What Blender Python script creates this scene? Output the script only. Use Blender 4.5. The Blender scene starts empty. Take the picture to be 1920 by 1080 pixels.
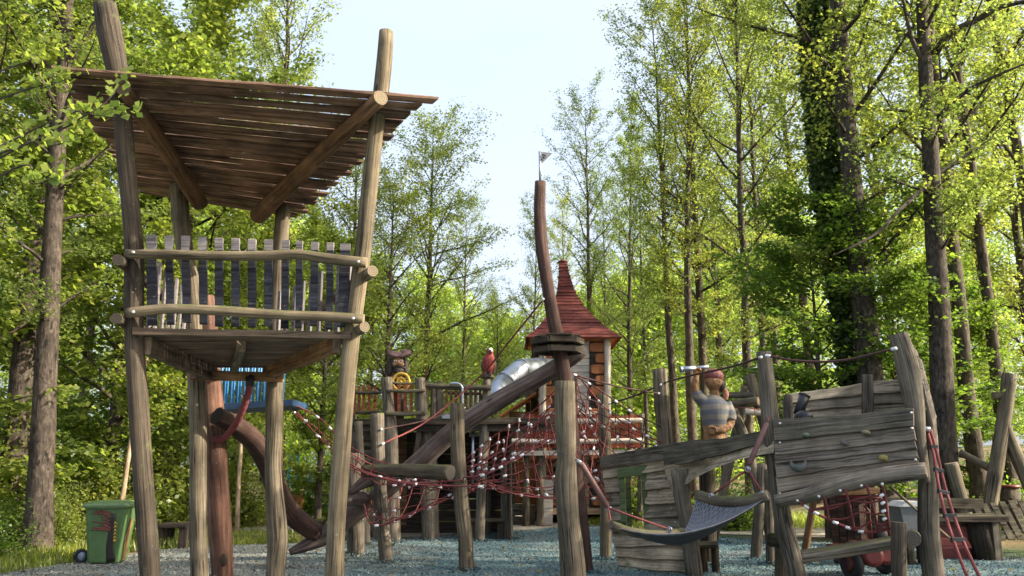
import bpy, math, random
import numpy as np
from mathutils import Vector, Matrix
random.seed(7)
R = math.radians
SC = bpy.context.scene
COL = SC.collection
# ------------------------------------------------------------ camera, sky, sun
CAM_Z, PITCH, FPX = 1.6, R(11.65), 1600.0
cam_d = bpy.data.cameras.new('camera'); cam = bpy.data.objects.new('camera', cam_d); COL.objects.link(cam)
cam.location = (0, 0, CAM_Z); cam.rotation_euler = (R(90) + PITCH, 0, 0)
cam_d.sensor_width = 36; cam_d.lens = 30.0; cam_d.clip_end = 2000; cam_d.clip_start = 0.05
cam_d.dof.use_dof = True; cam_d.dof.focus_distance = 9.6; cam_d.dof.aperture_fstop = 3.2
SC.camera = cam
SUN = Vector((0.88, -0.16, 0.50)).normalized()
world = bpy.data.worlds.new('World'); SC.world = world; world.use_nodes = True
wn = world.node_tree.nodes; wl = world.node_tree.links
sky = wn.new('ShaderNodeTexSky'); sky.sky_type = 'NISHITA'; sky.sun_disc = False
sky.sun_elevation = math.asin(SUN.z); sky.sun_rotation = math.atan2(SUN.x, SUN.y)
sky.air_density = 0.9; sky.dust_density = 7.0; sky.ozone_density = 0.6
veil = wn.new('ShaderNodeMix'); veil.data_type = 'RGBA'; veil.inputs['Factor'].default_value = 0.6      # thin bright high cloud
wl.new(sky.outputs[0], veil.inputs[6]); veil.inputs[7].default_value = (1.55, 1.70, 1.95, 1)
vtc = wn.new('ShaderNodeTexCoord'); vn = wn.new('ShaderNodeTexNoise'); vn.inputs['Scale'].default_value = 2.2; vn.inputs['Detail'].default_value = 6
vm = wn.new('ShaderNodeMapping'); vm.inputs['Scale'].default_value = (1, 1, 2.5); wl.new(vtc.outputs['Generated'], vm.inputs[0]); wl.new(vm.outputs[0], vn.inputs['Vector'])
vr = wn.new('ShaderNodeMapRange'); vr.inputs[1].default_value = .35; vr.inputs[2].default_value = .7; vr.inputs[3].default_value = .48; vr.inputs[4].default_value = .80; wl.new(vn.outputs['Fac'], vr.inputs[0]); wl.new(vr.outputs[0], veil.inputs['Factor'])
wl.new(veil.outputs[2], wn['Background'].inputs[0]); wn['Background'].inputs[1].default_value = 0.15
sd = bpy.data.lights.new('sun', 'SUN'); so = bpy.data.objects.new('sun', sd); COL.objects.link(so)
sd.energy = 3.0; sd.angle = R(0.53); sd.color = (1.0, 0.88, 0.70)
so.rotation_euler = SUN.to_track_quat('Z', 'Y').to_euler(); so.location = (20, -20, 30)
SC.view_settings.view_transform = 'Standard'; SC.view_settings.look = 'None'
SC.view_settings.exposure = 2.05; SC.view_settings.gamma = 1.0
cy = SC.cycles
cy.max_bounces = 6; cy.diffuse_bounces = 3; cy.glossy_bounces = 2; cy.transmission_bounces = 4; cy.transparent_max_bounces = 4
cy.use_denoising = True; cy.sample_clamp_indirect = 6

# ------------------------------------------------------------ measuring helpers
CT, ST = math.cos(PITCH), math.sin(PITCH)
def P(px, py, d):
    """world point seen at photo pixel (px, py) at ground distance d"""
    x = (px - 960) / FPX; y = (540 - py) / FPX
    t = d / (CT - y * ST)
    return Vector((x * t, d, CAM_Z + (ST + y * CT) * t))
def S(px, d, py=700):
    y = (540 - py) / FPX
    return px * d / (CT - y * ST) / FPX
def lerp(a, b, t): return a + (b - a) * t
def catmull(pts, n):
    """resample a list of tuples/Vectors to n+1 points on a smooth curve"""
    A = np.array([list(p) for p in pts], float); m = len(A)
    if m == 2: return [A[0] + (A[1] - A[0]) * i / n for i in range(n + 1)]
    E = np.vstack([2 * A[0] - A[1], A, 2 * A[-1] - A[-2]])
    out = []
    for i in range(n + 1):
        s = i / n * (m - 1); k = min(int(s), m - 2); t = s - k
        p0, p1, p2, p3 = E[k], E[k + 1], E[k + 2], E[k + 3]
        out.append(0.5 * ((2 * p1) + (-p0 + p2) * t + (2 * p0 - 5 * p1 + 4 * p2 - p3) * t * t + (-p0 + 3 * p1 - 3 * p2 + p3) * t ** 3))
    return out

# ------------------------------------------------------------ object helpers
def tag(o, label=None, cat=None, group=None, kind=None):
    if label: o['label'] = label
    if cat: o['category'] = cat
    if group: o['group'] = group
    if kind: o['kind'] = kind
    return o
def thing(name, loc, label, cat, group=None):
    o = bpy.data.objects.new(name, None); COL.objects.link(o); o.location = loc
    o.empty_display_size = 0.2
    return tag(o, label, cat, group)
class MB:
    """collects shapes in world space, then becomes ONE mesh object"""
    def __init__(s): s.v = []; s.f = []; s.uv = []; s.m = []; s.sm = []
    def face(s, idx, uv, m=0, smooth=False): s.f.append(idx); s.uv.append(uv); s.m.append(m); s.sm.append(smooth)
    def tube(s, pts, rad, n=10, jit=0.0, cap=True, seg=None, capm=1, smooth=True, squash=None):
        if seg:
            rr = rad if hasattr(rad, '__len__') else [rad] * len(pts)
            q = catmull([list(p) + [r] for p, r in zip(pts, rr)], seg)
            pts = [Vector(a[:3]) for a in q]; rad = [max(a[3], 1e-4) for a in q]
        else:
            pts = [Vector(p) for p in pts]
            if not hasattr(rad, '__len__'): rad = [rad] * len(pts)
        m = len(pts); b = len(s.v)
        t0 = (pts[1] - pts[0]).normalized()
        ref = Vector((0, 0, 1)) if abs(t0.z) < 0.9 else Vector((0, 1, 0))
        nx = (ref - t0 * ref.dot(t0)).normalized()
        L = 0; Ls = []
        ph = [random.uniform(0, 6.28) for _ in range(6)]
        for i in range(m):
            t = (pts[min(i + 1, m - 1)] - pts[max(i - 1, 0)])
            t = t.normalized() if t.length > 1e-9 else t0
            nx = nx - t * nx.dot(t); nx = nx.normalized() if nx.length > 1e-6 else t.orthogonal().normalized()
            ny = t.cross(nx)
            if i: L += (pts[i] - pts[i - 1]).length
            Ls.append(L)
            for k in range(n):
                a = 2 * math.pi * k / n; r = rad[i]
                if jit:
                    r *= 1 + jit * (0.5 * math.sin(2 * a + ph[0] + L * 1.3) + 0.35 * math.sin(3 * a + ph[1] - L * 2.1) + 0.4 * math.sin(L * 4.3 + ph[2]) + 0.25 * math.sin(5 * a + ph[3] + L * 3)) + random.uniform(-jit, jit) * 0.15
                o = nx * math.cos(a) * r + ny * math.sin(a) * r
                if squash: o = Vector((o.x * squash[0], o.y * squash[1], o.z * squash[2]))
                s.v.append(pts[i] + o)
        rm = max(rad)
        for i in range(m - 1):
            for k in range(n):
                k2 = (k + 1) % n
                u0, u1 = k / n * 6.28 * rm, (k + 1) / n * 6.28 * rm
                s.face((b + i * n + k, b + i * n + k2, b + (i + 1) * n + k2, b + (i + 1) * n + k),
                       ((Ls[i], u0), (Ls[i], u1), (Ls[i + 1], u1), (Ls[i + 1], u0)), 0, smooth)
        if cap:
            for i, fl in ((0, True), (m - 1, False)):
                ids = [b + i * n + k for k in range(n)]
                uv = [(rad[i] * math.cos(6.283 * k / n), rad[i] * math.sin(6.283 * k / n)) for k in range(n)]
                if fl: ids = ids[::-1]; uv = uv[::-1]
                s.face(tuple(ids), uv, capm)
        return s
    def board(s, TL, TR, BR, BL, th, seg=1, wob=0.0, bow=None):
        """a plank given by the four corners of its front face"""
        TL, TR, BR, BL = map(Vector, (TL, TR, BR, BL))
        nr = (TR - TL + BR - BL).cross(TL - BL + TR - BR).normalized()
        b = len(s.v); Ln = (TR - TL).length; H = (TL - BL).length
        p1, p2 = random.uniform(0, 6), random.uniform(0, 6)
        for i in range(seg + 1):
            u = i / seg
            T = lerp(TL, TR, u); B = lerp(BL, BR, u)
            up = (T - B).normalized()
            if wob:
                T = T + up * wob * (math.sin(u * Ln * 3.1 + p1) * .6 + math.sin(u * Ln * 7 + p2) * .3 + random.uniform(-.3, .3))
                B = B + up * wob * (math.sin(u * Ln * 2.7 + p2) * .6 + math.sin(u * Ln * 8 + p1) * .3 + random.uniform(-.3, .3))
            o = nr * bow(u) if bow else Vector((0, 0, 0))
            c = min(0.006, th * .25)
            s.v += [T + o - up * c, B + o + up * c, B + o - nr * c, B + o - nr * th, T + o - nr * th, T + o - nr * c]
        uo = random.uniform(0, 20)
        vv = (0, H, H + .01, H + th, 2 * H + th, 2 * H + 2 * th, 2 * H + 2 * th + .01)
        for i in range(seg):
            a0 = b + i * 6; a1 = a0 + 6; ua, ub = uo + i / seg * Ln, uo + (i + 1) / seg * Ln
            for k in range(6):
                k2 = (k + 1) % 6
                s.face((a0 + k, a0 + k2, a1 + k2, a1 + k), ((ua, vv[k]), (ua, vv[k + 1]), (ub, vv[k + 1]), (ub, vv[k])))
        s.face(tuple(b + k for k in range(5, -1, -1)), [(k * .02, 0) for k in range(6)], 1)
        e = b + seg * 6
        s.face(tuple(e + k for k in range(6)), [(k * .02, 0) for k in range(6)], 1)
        return s
    def beam(s, p0, p1, w, h, up=(0, 0, 1), seg=1, wob=0.0):
        """square timber from p0 to p1, w across, h along up"""
        p0, p1 = Vector(p0), Vector(p1); a = (p1 - p0).normalized(); up = Vector(up)
        up = (up - a * up.dot(a)).normalized(); sd_ = a.cross(up)
        f = sd_ * (w / 2); u = up * (h / 2)
        return s.board(p0 + f + u, p1 + f + u, p1 + f - u, p0 + f - u, w, seg, wob)
    def prism(s, pts, vec, m=0):
        """flat outline given thickness"""
        pts = [Vector(p) for p in pts]; vec = Vector(vec); n = len(pts); b = len(s.v)
        s.v += pts + [p + vec for p in pts]
        fl = [(p.x, p.z) for p in pts]
        s.face(tuple(range(b, b + n)), fl, m); s.face(tuple(range(b + 2 * n - 1, b + n - 1, -1)), fl[::-1], m)
        for i in range(n):
            j = (i + 1) % n
            s.face((b + i, b + n + i, b + n + j, b + j), ((0, 0), (.05, 0), (.05, .05), (0, .05)), m)
        return s
    def ell(s, c, r, n=14, k=9, rot=None, m=0):
        """ellipsoid"""
        c = Vector(c); b = len(s.v); rot = rot or Matrix.Identity(3)
        for i in range(k + 1):
            th = math.pi * i / k
            for j in range(n):
                a = 2 * math.pi * j / n
                s.v.append(c + rot @ Vector((r[0] * math.sin(th) * math.cos(a), r[1] * math.sin(th) * math.sin(a), r[2] * math.cos(th))))
        for i in range(k):
            for j in range(n):
                j2 = (j + 1) % n
                q = (b + i * n + j, b + (i + 1) * n + j, b + (i + 1) * n + j2, b + i * n + j2)
                s.face(q, ((i * .1, j * .1), (i * .1 + .1, j * .1), (i * .1 + .1, j * .1 + .1), (i * .1, j * .1 + .1)), m, True)
        return s
    def torus(s, c, Rr, r, ax, n=28, k=8, m=0):
        c = Vector(c); ax = Vector(ax).normalized(); u = ax.orthogonal().normalized(); w = ax.cross(u)
        pts = [c + (u * math.cos(6.28319 * i / n) + w * math.sin(6.28319 * i / n)) * Rr for i in range(n + 1)]
        return s.tube(pts, r, k, cap=False)
    def build(s, name, mat, parent=None, origin=None):
        me = bpy.data.meshes.new(name)
        o0 = Vector(origin) if origin is not None else (parent.matrix_basis.translation.copy() if parent else Vector((0, 0, 0)))
        if parent and parent.parent and origin is None: o0 = o0 + parent.parent.matrix_basis.translation
        me.from_pydata([tuple(v - o0) for v in s.v], [], s.f)
        uvl = me.uv_layers.new(name='UVMap')
        uvl.data.foreach_set('uv', np.array([c for f in s.uv for c in f], dtype=np.float32).ravel())
        mats = mat if isinstance(mat, (list, tuple)) else [mat]
        for x in mats: me.materials.append(x)
        me.polygons.foreach_set('material_index', np.minimum(np.array(s.m, dtype=np.int32), len(mats) - 1))
        me.polygons.foreach_set('use_smooth', np.array(s.sm, dtype=bool))
        me.update()
        o = bpy.data.objects.new(name, me); COL.objects.link(o)
        if parent: o.parent = parent
        elif origin is not None: o.location = origin
        return o
def fuse(o, vox=0.012, smooth=3):
    m = o.modifiers.new('remesh', 'REMESH'); m.mode = 'VOXEL'; m.voxel_size = vox; m.use_smooth_shade = True
    if smooth:
        k = o.modifiers.new('smooth', 'SMOOTH'); k.iterations = smooth; k.factor = 0.5
    return o
FEET = []
def post_pts(pix, d, ground=True):
    """pixel centres (x, y, half width) of a post standing at distance d -> points, radii, run on down to the ground"""
    pts = [P(x, y, d) for x, y, r in pix]; rad = [S(r, d, y) for x, y, r in pix]
    if ground: FEET.append((pts[-1].x, d, rad[-1]))
    if ground and pts[-1].z > -0.1:
        a, b = pts[-2], pts[-1]; k = (b.z + 0.15) / max(a.z - b.z, 1e-3)
        dx = max(-.25, min(.25, (b.x - a.x) * k))
        pts.append(Vector((b.x + dx, d, -0.15))); rad.append(rad[-1])
    return pts, rad

# ------------------------------------------------------------ materials
def nodemat(name):
    m = bpy.data.materials.new(name); m.use_nodes = True
    return m, m.node_tree.nodes, m.node_tree.links, m.node_tree.nodes['Principled BSDF']
def ramp(n, stops):
    r = n.new('ShaderNodeValToRGB'); e = r.color_ramp.elements
    while len(e) < len(stops): e.new(0.5)
    for x, (p, c) in zip(e, stops): x.position = p; x.color = (*c, 1) if len(c) == 3 else c
    return r
def mixc(n, l, typ, fac, a, b):
    x = n.new('ShaderNodeMix'); x.data_type = 'RGBA'; x.blend_type = typ
    for sock, v in ((x.inputs['Factor'], fac), (x.inputs[6], a), (x.inputs[7], b)):
        if hasattr(v, 'is_output'): l.new(v, sock)
        elif hasattr(v, '__len__'): sock.default_value = (*v, 1)
        else: sock.default_value = v
    return x.outputs[2]
def noise(n, l, vec, scale, detail=4, rough=.55):
    x = n.new('ShaderNodeTexNoise'); x.inputs['Scale'].default_value = scale; x.inputs['Detail'].default_value = detail
    x.inputs['Roughness'].default_value = rough
    if vec is not None: l.new(vec, x.inputs['Vector'])
    return x
def wood(name, dark, base, light, along=1.2, across=30, moss=0.0, crack=0.6, rough=.85, stain=.45, paint=None, wear=0.5, bump=.5):
    m, n, l, bs = nodemat(name)
    tc = n.new('ShaderNodeTexCoord'); oi = n.new('ShaderNodeObjectInfo')
    mu = n.new('ShaderNodeVectorMath'); mu.operation = 'SCALE'; mu.inputs[0].default_value = (37, 19, 53); l.new(oi.outputs['Random'], mu.inputs['Scale'])
    isl = n.new('ShaderNodeNewGeometry'); mi = n.new('ShaderNodeVectorMath'); mi.operation = 'SCALE'; mi.inputs[0].default_value = (71, 43, 29); l.new(isl.outputs['Random Per Island'], mi.inputs['Scale'])
    a0 = n.new('ShaderNodeVectorMath'); a0.operation = 'ADD'; l.new(tc.outputs['UV'], a0.inputs[0]); l.new(mi.outputs[0], a0.inputs[1])
    ad = n.new('ShaderNodeVectorMath'); ad.operation = 'ADD'; l.new(a0.outputs[0], ad.inputs[0]); l.new(mu.outputs[0], ad.inputs[1])
    mp = n.new('ShaderNodeMapping'); mp.inputs['Scale'].default_value = (along, across, 1); l.new(ad.outputs[0], mp.inputs[0])
    g = noise(n, l, mp.outputs[0], 1.0, 6, .62)
    rp = ramp(n, ((.28, dark), (.5, base), (.74, light))); l.new(g.outputs['Fac'], rp.inputs[0])
    ao = n.new('ShaderNodeVectorMath'); ao.operation = 'ADD'; l.new(tc.outputs['Object'], ao.inputs[0]); l.new(mu.outputs[0], ao.inputs[1])
    bl = noise(n, l, ao.outputs[0], 2.3, 5, .6)
    rb = ramp(n, ((.30, (1 - stain,) * 3), (.62, (1.1, 1.08, 1.05)))); l.new(bl.outputs['Fac'], rb.inputs[0])
    c = mixc(n, l, 'MULTIPLY', 1.0, rp.outputs[0], rb.outputs[0])
    ri = ramp(n, ((0, (.66, .66, .68)), (.5, (1, .98, .96)), (1, (1.26, 1.2, 1.12)))); l.new(isl.outputs['Random Per Island'], ri.inputs[0])
    c = mixc(n, l, 'MULTIPLY', 1.0, c, ri.outputs[0])
    if paint:
        pn = noise(n, l, mp.outputs[0], .7, 5, .7)
        rw = ramp(n, ((wear - .06, (0, 0, 0)), (wear + .06, (1, 1, 1)))); l.new(pn.outputs['Fac'], rw.inputs[0])
        c = mixc(n, l, 'MIX', rw.outputs[0], paint, c)
    mp2 = n.new('ShaderNodeMapping'); mp2.inputs['Scale'].default_value = (along * .7, across * .55, 1); mp2.inputs['Location'].default_value = (3.3, 7.1, 0); l.new(ad.outputs[0], mp2.inputs[0])
    cr = noise(n, l, mp2.outputs[0], 1.0, 3, .5)
    rc = ramp(n, ((.33, (1 - crack,) * 3), (.40, (1, 1, 1)))); l.new(cr.outputs['Fac'], rc.inputs[0])
    c = mixc(n, l, 'MULTIPLY', 1.0, c, rc.outputs[0])
    mp3 = n.new('ShaderNodeMapping'); mp3.inputs['Scale'].default_value = (.45, 7.5, 1); mp3.inputs['Location'].default_value = (1.7, 2.9, 0); l.new(ad.outputs[0], mp3.inputs[0])
    lc = noise(n, l, mp3.outputs[0], 1.0, 4, .45); rl = ramp(n, ((.478, (1, 1, 1)), (.496, (1 - crack, 1 - crack, 1 - crack)), (.504, (1 - crack, 1 - crack, 1 - crack)), (.522, (1, 1, 1)))); l.new(lc.outputs['Fac'], rl.inputs[0])
    lg = noise(n, l, ao.outputs[0], 1.1, 2, .5); rg_ = ramp(n, ((.45, (0, 0, 0)), (.55, (1, 1, 1)))); l.new(lg.outputs['Fac'], rg_.inputs[0])
    c = mixc(n, l, 'MULTIPLY', rg_.outputs[0], c, rl.outputs[0])
    mp4 = n.new('ShaderNodeMapping'); mp4.inputs['Scale'].default_value = (1.6, 3.6, 1); l.new(ad.outputs[0], mp4.inputs[0])
    kv = n.new('ShaderNodeTexVoronoi'); kv.inputs['Scale'].default_value = 1.0; l.new(mp4.outputs[0], kv.inputs['Vector'])
    rk = ramp(n, ((0, (.25, .2, .17)), (.07, (.45, .4, .36)), (.12, (1, 1, 1)))); l.new(kv.outputs['Distance'], rk.inputs[0])
    ks = n.new('ShaderNodeSeparateColor'); l.new(kv.outputs['Color'], ks.inputs[0]); kg = ramp(n, ((.6, (0, 0, 0)), (.62, (1, 1, 1)))); l.new(ks.outputs[0], kg.inputs[0])
    c = mixc(n, l, 'MULTIPLY', kg.outputs[0], c, rk.outputs[0])
    # lichen specks
    sp = noise(n, l, ao.outputs[0], 42, 2, .5); rs = ramp(n, ((.70, (0, 0, 0)), (.76, (.5, .5, .5)))); l.new(sp.outputs['Fac'], rs.inputs[0])
    c = mixc(n, l, 'MIX', rs.outputs[0], c, (.36, .35, .31))
    if moss:
        ge = n.new('ShaderNodeNewGeometry'); sx = n.new('ShaderNodeSeparateXYZ'); l.new(ge.outputs['Normal'], sx.inputs[0])
        mn = noise(n, l, ao.outputs[0], 5, 5, .65)
        a2 = n.new('ShaderNodeMath'); a2.operation = 'MULTIPLY_ADD'; l.new(sx.outputs[2], a2.inputs[0]); a2.inputs[1].default_value = .22; l.new(mn.outputs['Fac'], a2.inputs[2])
        rm = ramp(n, ((.72 - moss * .25, (0, 0, 0)), (.84 - moss * .2, (.85, .85, .85)))); l.new(a2.outputs[0], rm.inputs[0])
        c = mixc(n, l, 'MIX', rm.outputs[0], c, (.085, .095, .035))
    l.new(c, bs.inputs['Base Color']); bs.inputs['Roughness'].default_value = rough; bs.inputs['Specular IOR Level'].default_value = .25
    bm = n.new('ShaderNodeBump'); bm.inputs['Strength'].default_value = bump; bm.inputs['Distance'].default_value = .012
    hh = mixc(n, l, 'MULTIPLY', 1.0, g.outputs['Fac'], rc.outputs[0]); hh = mixc(n, l, 'MULTIPLY', rg_.outputs[0], hh, rl.outputs[0]); l.new(hh, bm.inputs['Height']); l.new(bm.outputs[0], bs.inputs['Normal'])
    return m
def endgrain(name, a, b):
    m, n, l, bs = nodemat(name)
    tc = n.new('ShaderNodeTexCoord'); le = n.new('ShaderNodeVectorMath'); le.operation = 'LENGTH'; l.new(tc.outputs['UV'], le.inputs[0])
    nz = noise(n, l, tc.outputs['UV'], 14, 3)
    ma = n.new('ShaderNodeMath'); ma.operation = 'MULTIPLY_ADD'; l.new(le.outputs['Value'], ma.inputs[0]); ma.inputs[1].default_value = 260; l.new(nz.outputs['Fac'], ma.inputs[2])
    sn = n.new('ShaderNodeMath'); sn.operation = 'SINE'; l.new(ma.outputs[0], sn.inputs[0])
    rp = ramp(n, ((0, a), (1, b))); mr = n.new('ShaderNodeMapRange'); mr.inputs[1].default_value = -1; l.new(sn.outputs[0], mr.inputs[0]); l.new(mr.outputs[0], rp.inputs[0])
    c = mixc(n, l, 'MULTIPLY', .6, rp.outputs[0], nz.outputs['Color'])
    l.new(c, bs.inputs['Base Color']); bs.inputs['Roughness'].default_value = .9
    return m
def plain(name, col, rough=.6, metal=0.0, var=.25, scale=12, bump=0.1, coat=0):
    m, n, l, bs = nodemat(name)
    tc = n.new('ShaderNodeTexCoord'); nz = noise(n, l, tc.outputs['Object'], scale, 5, .6)
    lo = tuple(c * (1 - var) for c in col); hi = tuple(min(1, c * (1 + var)) for c in col)
    rp = ramp(n, ((.3, lo), (.7, hi))); l.new(nz.outputs['Fac'], rp.inputs[0]); l.new(rp.outputs[0], bs.inputs['Base Color'])
    bs.inputs['Roughness'].default_value = rough; bs.inputs['Metallic'].default_value = metal
    if bump:
        bm = n.new('ShaderNodeBump'); bm.inputs['Strength'].default_value = bump; bm.inputs['Distance'].default_value = .01
        l.new(nz.outputs['Fac'], bm.inputs['Height']); l.new(bm.outputs[0], bs.inputs['Normal'])
    return m
def leafmat(name, a, b, c, trans=.5):
    m = bpy.data.materials.new(name); m.use_nodes = True; n = m.node_tree.nodes; l = m.node_tree.links
    n.remove(n['Principled BSDF']); out = n['Material Output']
    ge = n.new('ShaderNodeNewGeometry'); oi = n.new('ShaderNodeObjectInfo')
    rp = ramp(n, ((0, a), (.5, b), (1, c))); l.new(ge.outputs['Random Per Island'], rp.inputs[0])
    tc = n.new('ShaderNodeTexCoord'); nz = noise(n, l, tc.outputs['Object'], .55, 3); rn = ramp(n, ((.3, (.72, .80, .8)), (.7, (1.2, 1.12, .9)))); l.new(nz.outputs['Fac'], rn.inputs[0])
    col = mixc(n, l, 'MULTIPLY', 1.0, rp.outputs[0], rn.outputs[0])
    ro = ramp(n, ((0, (.82, .9, .9)), (1, (1.15, 1.08, .9)))); l.new(oi.outputs['Random'], ro.inputs[0])
    col = mixc(n, l, 'MULTIPLY', 1.0, col, ro.outputs[0])
    df = n.new('ShaderNodeBsdfDiffuse'); tr = n.new('ShaderNodeBsdfTranslucent'); gl = n.new('ShaderNodeBsdfGlossy')
    gl.inputs['Roughness'].default_value = .42; gl.inputs['Color'].default_value = (.6, .6, .6, 1)
    l.new(col, df.inputs[0])
    tcol = mixc(n, l, 'MULTIPLY', 1.0, col, (1.75, 1.95, 1.2)); l.new(tcol, tr.inputs[0])
    m1 = n.new('ShaderNodeMixShader'); m1.inputs[0].default_value = trans; l.new(df.outputs[0], m1.inputs[1]); l.new(tr.outputs[0], m1.inputs[2])
    m2 = n.new('ShaderNodeMixShader'); m2.inputs[0].default_value = .05; l.new(m1.outputs[0], m2.inputs[1]); l.new(gl.outputs[0], m2.inputs[2])
    l.new(m2.outputs[0], out.inputs[0])
    return m
W_GREY = wood('weathered_grey_wood', (.05, .045, .037), (.132, .117, .094), (.24, .216, .178), moss=.3, across=44, crack=.7, stain=.5)
W_POST = wood('grey_brown_post_wood', (.054, .046, .033), (.132, .113, .082), (.235, .207, .158), moss=.25, across=42, crack=.7, stain=.5)
W_DARKPOST = wood('shade_dark_mossy_post_wood', (.02, .017, .013), (.054, .044, .033), (.105, .088, .066), moss=.4, across=40, crack=.6)  # mossy wood, darkened further for the tree shade on the left tower post
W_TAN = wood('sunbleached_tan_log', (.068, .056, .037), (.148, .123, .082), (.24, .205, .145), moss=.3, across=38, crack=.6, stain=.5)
W_BROWN = wood('brown_log_wood', (.06, .036, .02), (.15, .085, .045), (.24, .15, .085), across=22)
W_ROOF = wood('roof_board_wood', (.05, .03, .02), (.20, .125, .09), (.33, .225, .17), moss=.25, along=.9, across=14, stain=.72)
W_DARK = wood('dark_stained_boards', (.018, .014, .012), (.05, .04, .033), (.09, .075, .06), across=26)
W_FLOOR = wood('deck_board_wood', (.05, .038, .028), (.12, .09, .066), (.19, .15, .11), across=20)
W_JOIST = wood('joist_timber', (.09, .05, .028), (.24, .14, .075), (.36, .24, .14), across=26, stain=.55)
W_NAVY = wood('dark_navy_pale', (.012, .013, .017), (.026, .029, .042), (.07, .076, .10), across=40, along=1.5)
W_PALEGREY = wood('silvery_pale', (.09, .085, .09), (.19, .18, .19), (.31, .295, .31), across=40)
W_MAST = wood('red_brown_mast_wood', (.022, .015, .013), (.062, .036, .030), (.12, .078, .066), across=18, crack=.35)
W_REDPOST = wood('red_stained_post', (.04, .025, .019), (.125, .066, .048), (.215, .135, .10), across=18, crack=.5)
W_ANCHOR = wood('purple_brown_log', (.05, .038, .036), (.125, .097, .09), (.24, .20, .185), across=16, crack=.3)
W_REDROOF = wood('red_roof_board', (.07, .02, .018), (.155, .042, .036), (.235, .085, .07), across=30, stain=.35)
W_REDPALE = wood('red_stained_pale', (.11, .032, .02), (.23, .075, .042), (.32, .14, .09), across=30)
W_REDFENCE = wood('deep_red_pale', (.12, .025, .018), (.24, .05, .032), (.32, .09, .06), across=30)
W_ORANGE = wood('orange_log_wood', (.20, .065, .022), (.42, .16, .055), (.56, .27, .11), across=18, stain=.35)
W_PALEPLANK = wood('pale_grey_plank', (.34, .305, .26), (.50, .46, .40), (.60, .56, .50), across=24, stain=.25, crack=.3)
W_HULL = wood('hull_plank_wood', (.13, .105, .075), (.37, .32, .235), (.50, .45, .36), across=34, along=1.5, stain=.6, moss=.1)
W_HULLGREY = wood('grey_hull_plank', (.07, .06, .05), (.20, .175, .145), (.34, .305, .255), across=48, along=1.6, stain=.5)
W_HULLDARK = wood('mossy_dark_hull_plank', (.034, .031, .026), (.098, .09, .074), (.20, .185, .155), moss=.35, across=44, along=1.6, stain=.6)
W_MOSSRAIL = wood('mossy_dark_rail', (.035, .032, .026), (.095, .082, .062), (.17, .155, .12), moss=.5, across=20)
W_GREEN = wood('green_painted_frame', (.04, .05, .03), (.075, .11, .05), (.12, .16, .08), across=26)
W_CARVE = wood('carved_tan_wood', (.12, .06, .02), (.33, .17, .06), (.44, .25, .10), across=14, stain=.35, crack=.25)
E_TAN = endgrain('tan_end_grain', (.19, .145, .095), (.31, .245, .165)); E_GREY = endgrain('grey_end_grain', (.09, .075, .06), (.20, .17, .135))
E_DARK = endgrain('dark_end_grain', (.02, .015, .012), (.05, .04, .03)); E_ORANGE = endgrain('orange_end_grain', (.30, .10, .035), (.40, .155, .06))
M_ROPE = plain('red_rope', (.15, .032, .032), .85, var=.35, scale=60); M_ROPEDARK = plain('dark_rope', (.055, .022, .02), .85, var=.3, scale=60)
M_SLEEVE = plain('faded_red_sleeve', (.13, .062, .058), .55, var=.2)
M_CLAMP = plain('white_clamp_metal', (.72, .72, .74), .35, .35, var=.1); M_STEEL = plain('galvanised_steel', (.34, .375, .43), .34, .8, var=.1, scale=5, bump=.03)
M_BOLT = plain('bolt_steel', (.55, .55, .55), .4, .8, var=.1); M_BLUE = plain('blue_painted_steel', (.04, .20, .46), .45, var=.15); M_NAVY = plain('dark_blue_paint', (.02, .055, .12), .5)
M_BLACK = plain('black_rubber', (.018, .018, .022), .6); M_RUBBER = plain('grey_webbing', (.12, .13, .155), .42, var=.25)
M_YELLOW = plain('yellow_paint', (.55, .36, .03), .5, var=.2); M_RED = plain('red_paint', (.15, .025, .022), .45, var=.25)
M_WHITE = plain('white_paint', (.75, .74, .70), .5, var=.08); M_GREYTUB = plain('grey_plastic', (.14, .155, .17), .5, var=.15)
M_CYAN = plain('turquoise_paint', (.05, .32, .33), .5); M_SKIN = plain('painted_tan_wood', (.27, .15, .07), .7, var=.45, scale=22, bump=.6)
M_HAT = plain('dark_red_brown_paint', (.085, .045, .040), .6, var=.4); M_HAIR = plain('black_brown_paint', (.02, .014, .012), .7, var=.4)
# ------------------------------------------------------------ ground
def gz(x, y):
    """height of the ground"""
    s = max(0, x - 9) * .9 + max(0, y - 17) * .55
    h = 0.0
    if x > 9 and y > 15: h = .13 * max(0, min(x - 9, y - 15, 22))
    if x < -9.0: h = max(h, .05 * min(-9.0 - x, 14))
    return h
g_n, g_x0, g_x1, g_y0, g_y1 = 150, -150, 150, -60, 240
def warp(t): return t
gv = []; xs = np.linspace(-1, 1, g_n + 1); xs = np.sign(xs) * (np.abs(xs) ** 2.0) * 320
ys = np.linspace(-.45, 1, g_n + 1); ys = np.sign(ys) * (np.abs(ys) ** 2.0) * 420
for yy in ys:
    for xx in xs: gv.append((xx, yy, gz(xx, yy) - .012 + (.05 * math.sin(xx * .7) * math.cos(yy * .6) * min(1, max(0, abs(xx) - 9) / 5) if yy > 5 else 0)))
gf = [(j * (g_n + 1) + i, j * (g_n + 1) + i + 1, (j + 1) * (g_n + 1) + i + 1, (j + 1) * (g_n + 1) + i) for j in range(g_n) for i in range(g_n)]
me = bpy.data.meshes.new('ground'); me.from_pydata(gv, [], gf)
me.polygons.foreach_set('use_smooth', np.ones(len(gf), dtype=bool))
ground = bpy.data.objects.new('ground', me); COL.objects.link(ground); tag(ground, kind='structure')
m, n, l, bs = nodemat('forest_floor')
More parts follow.
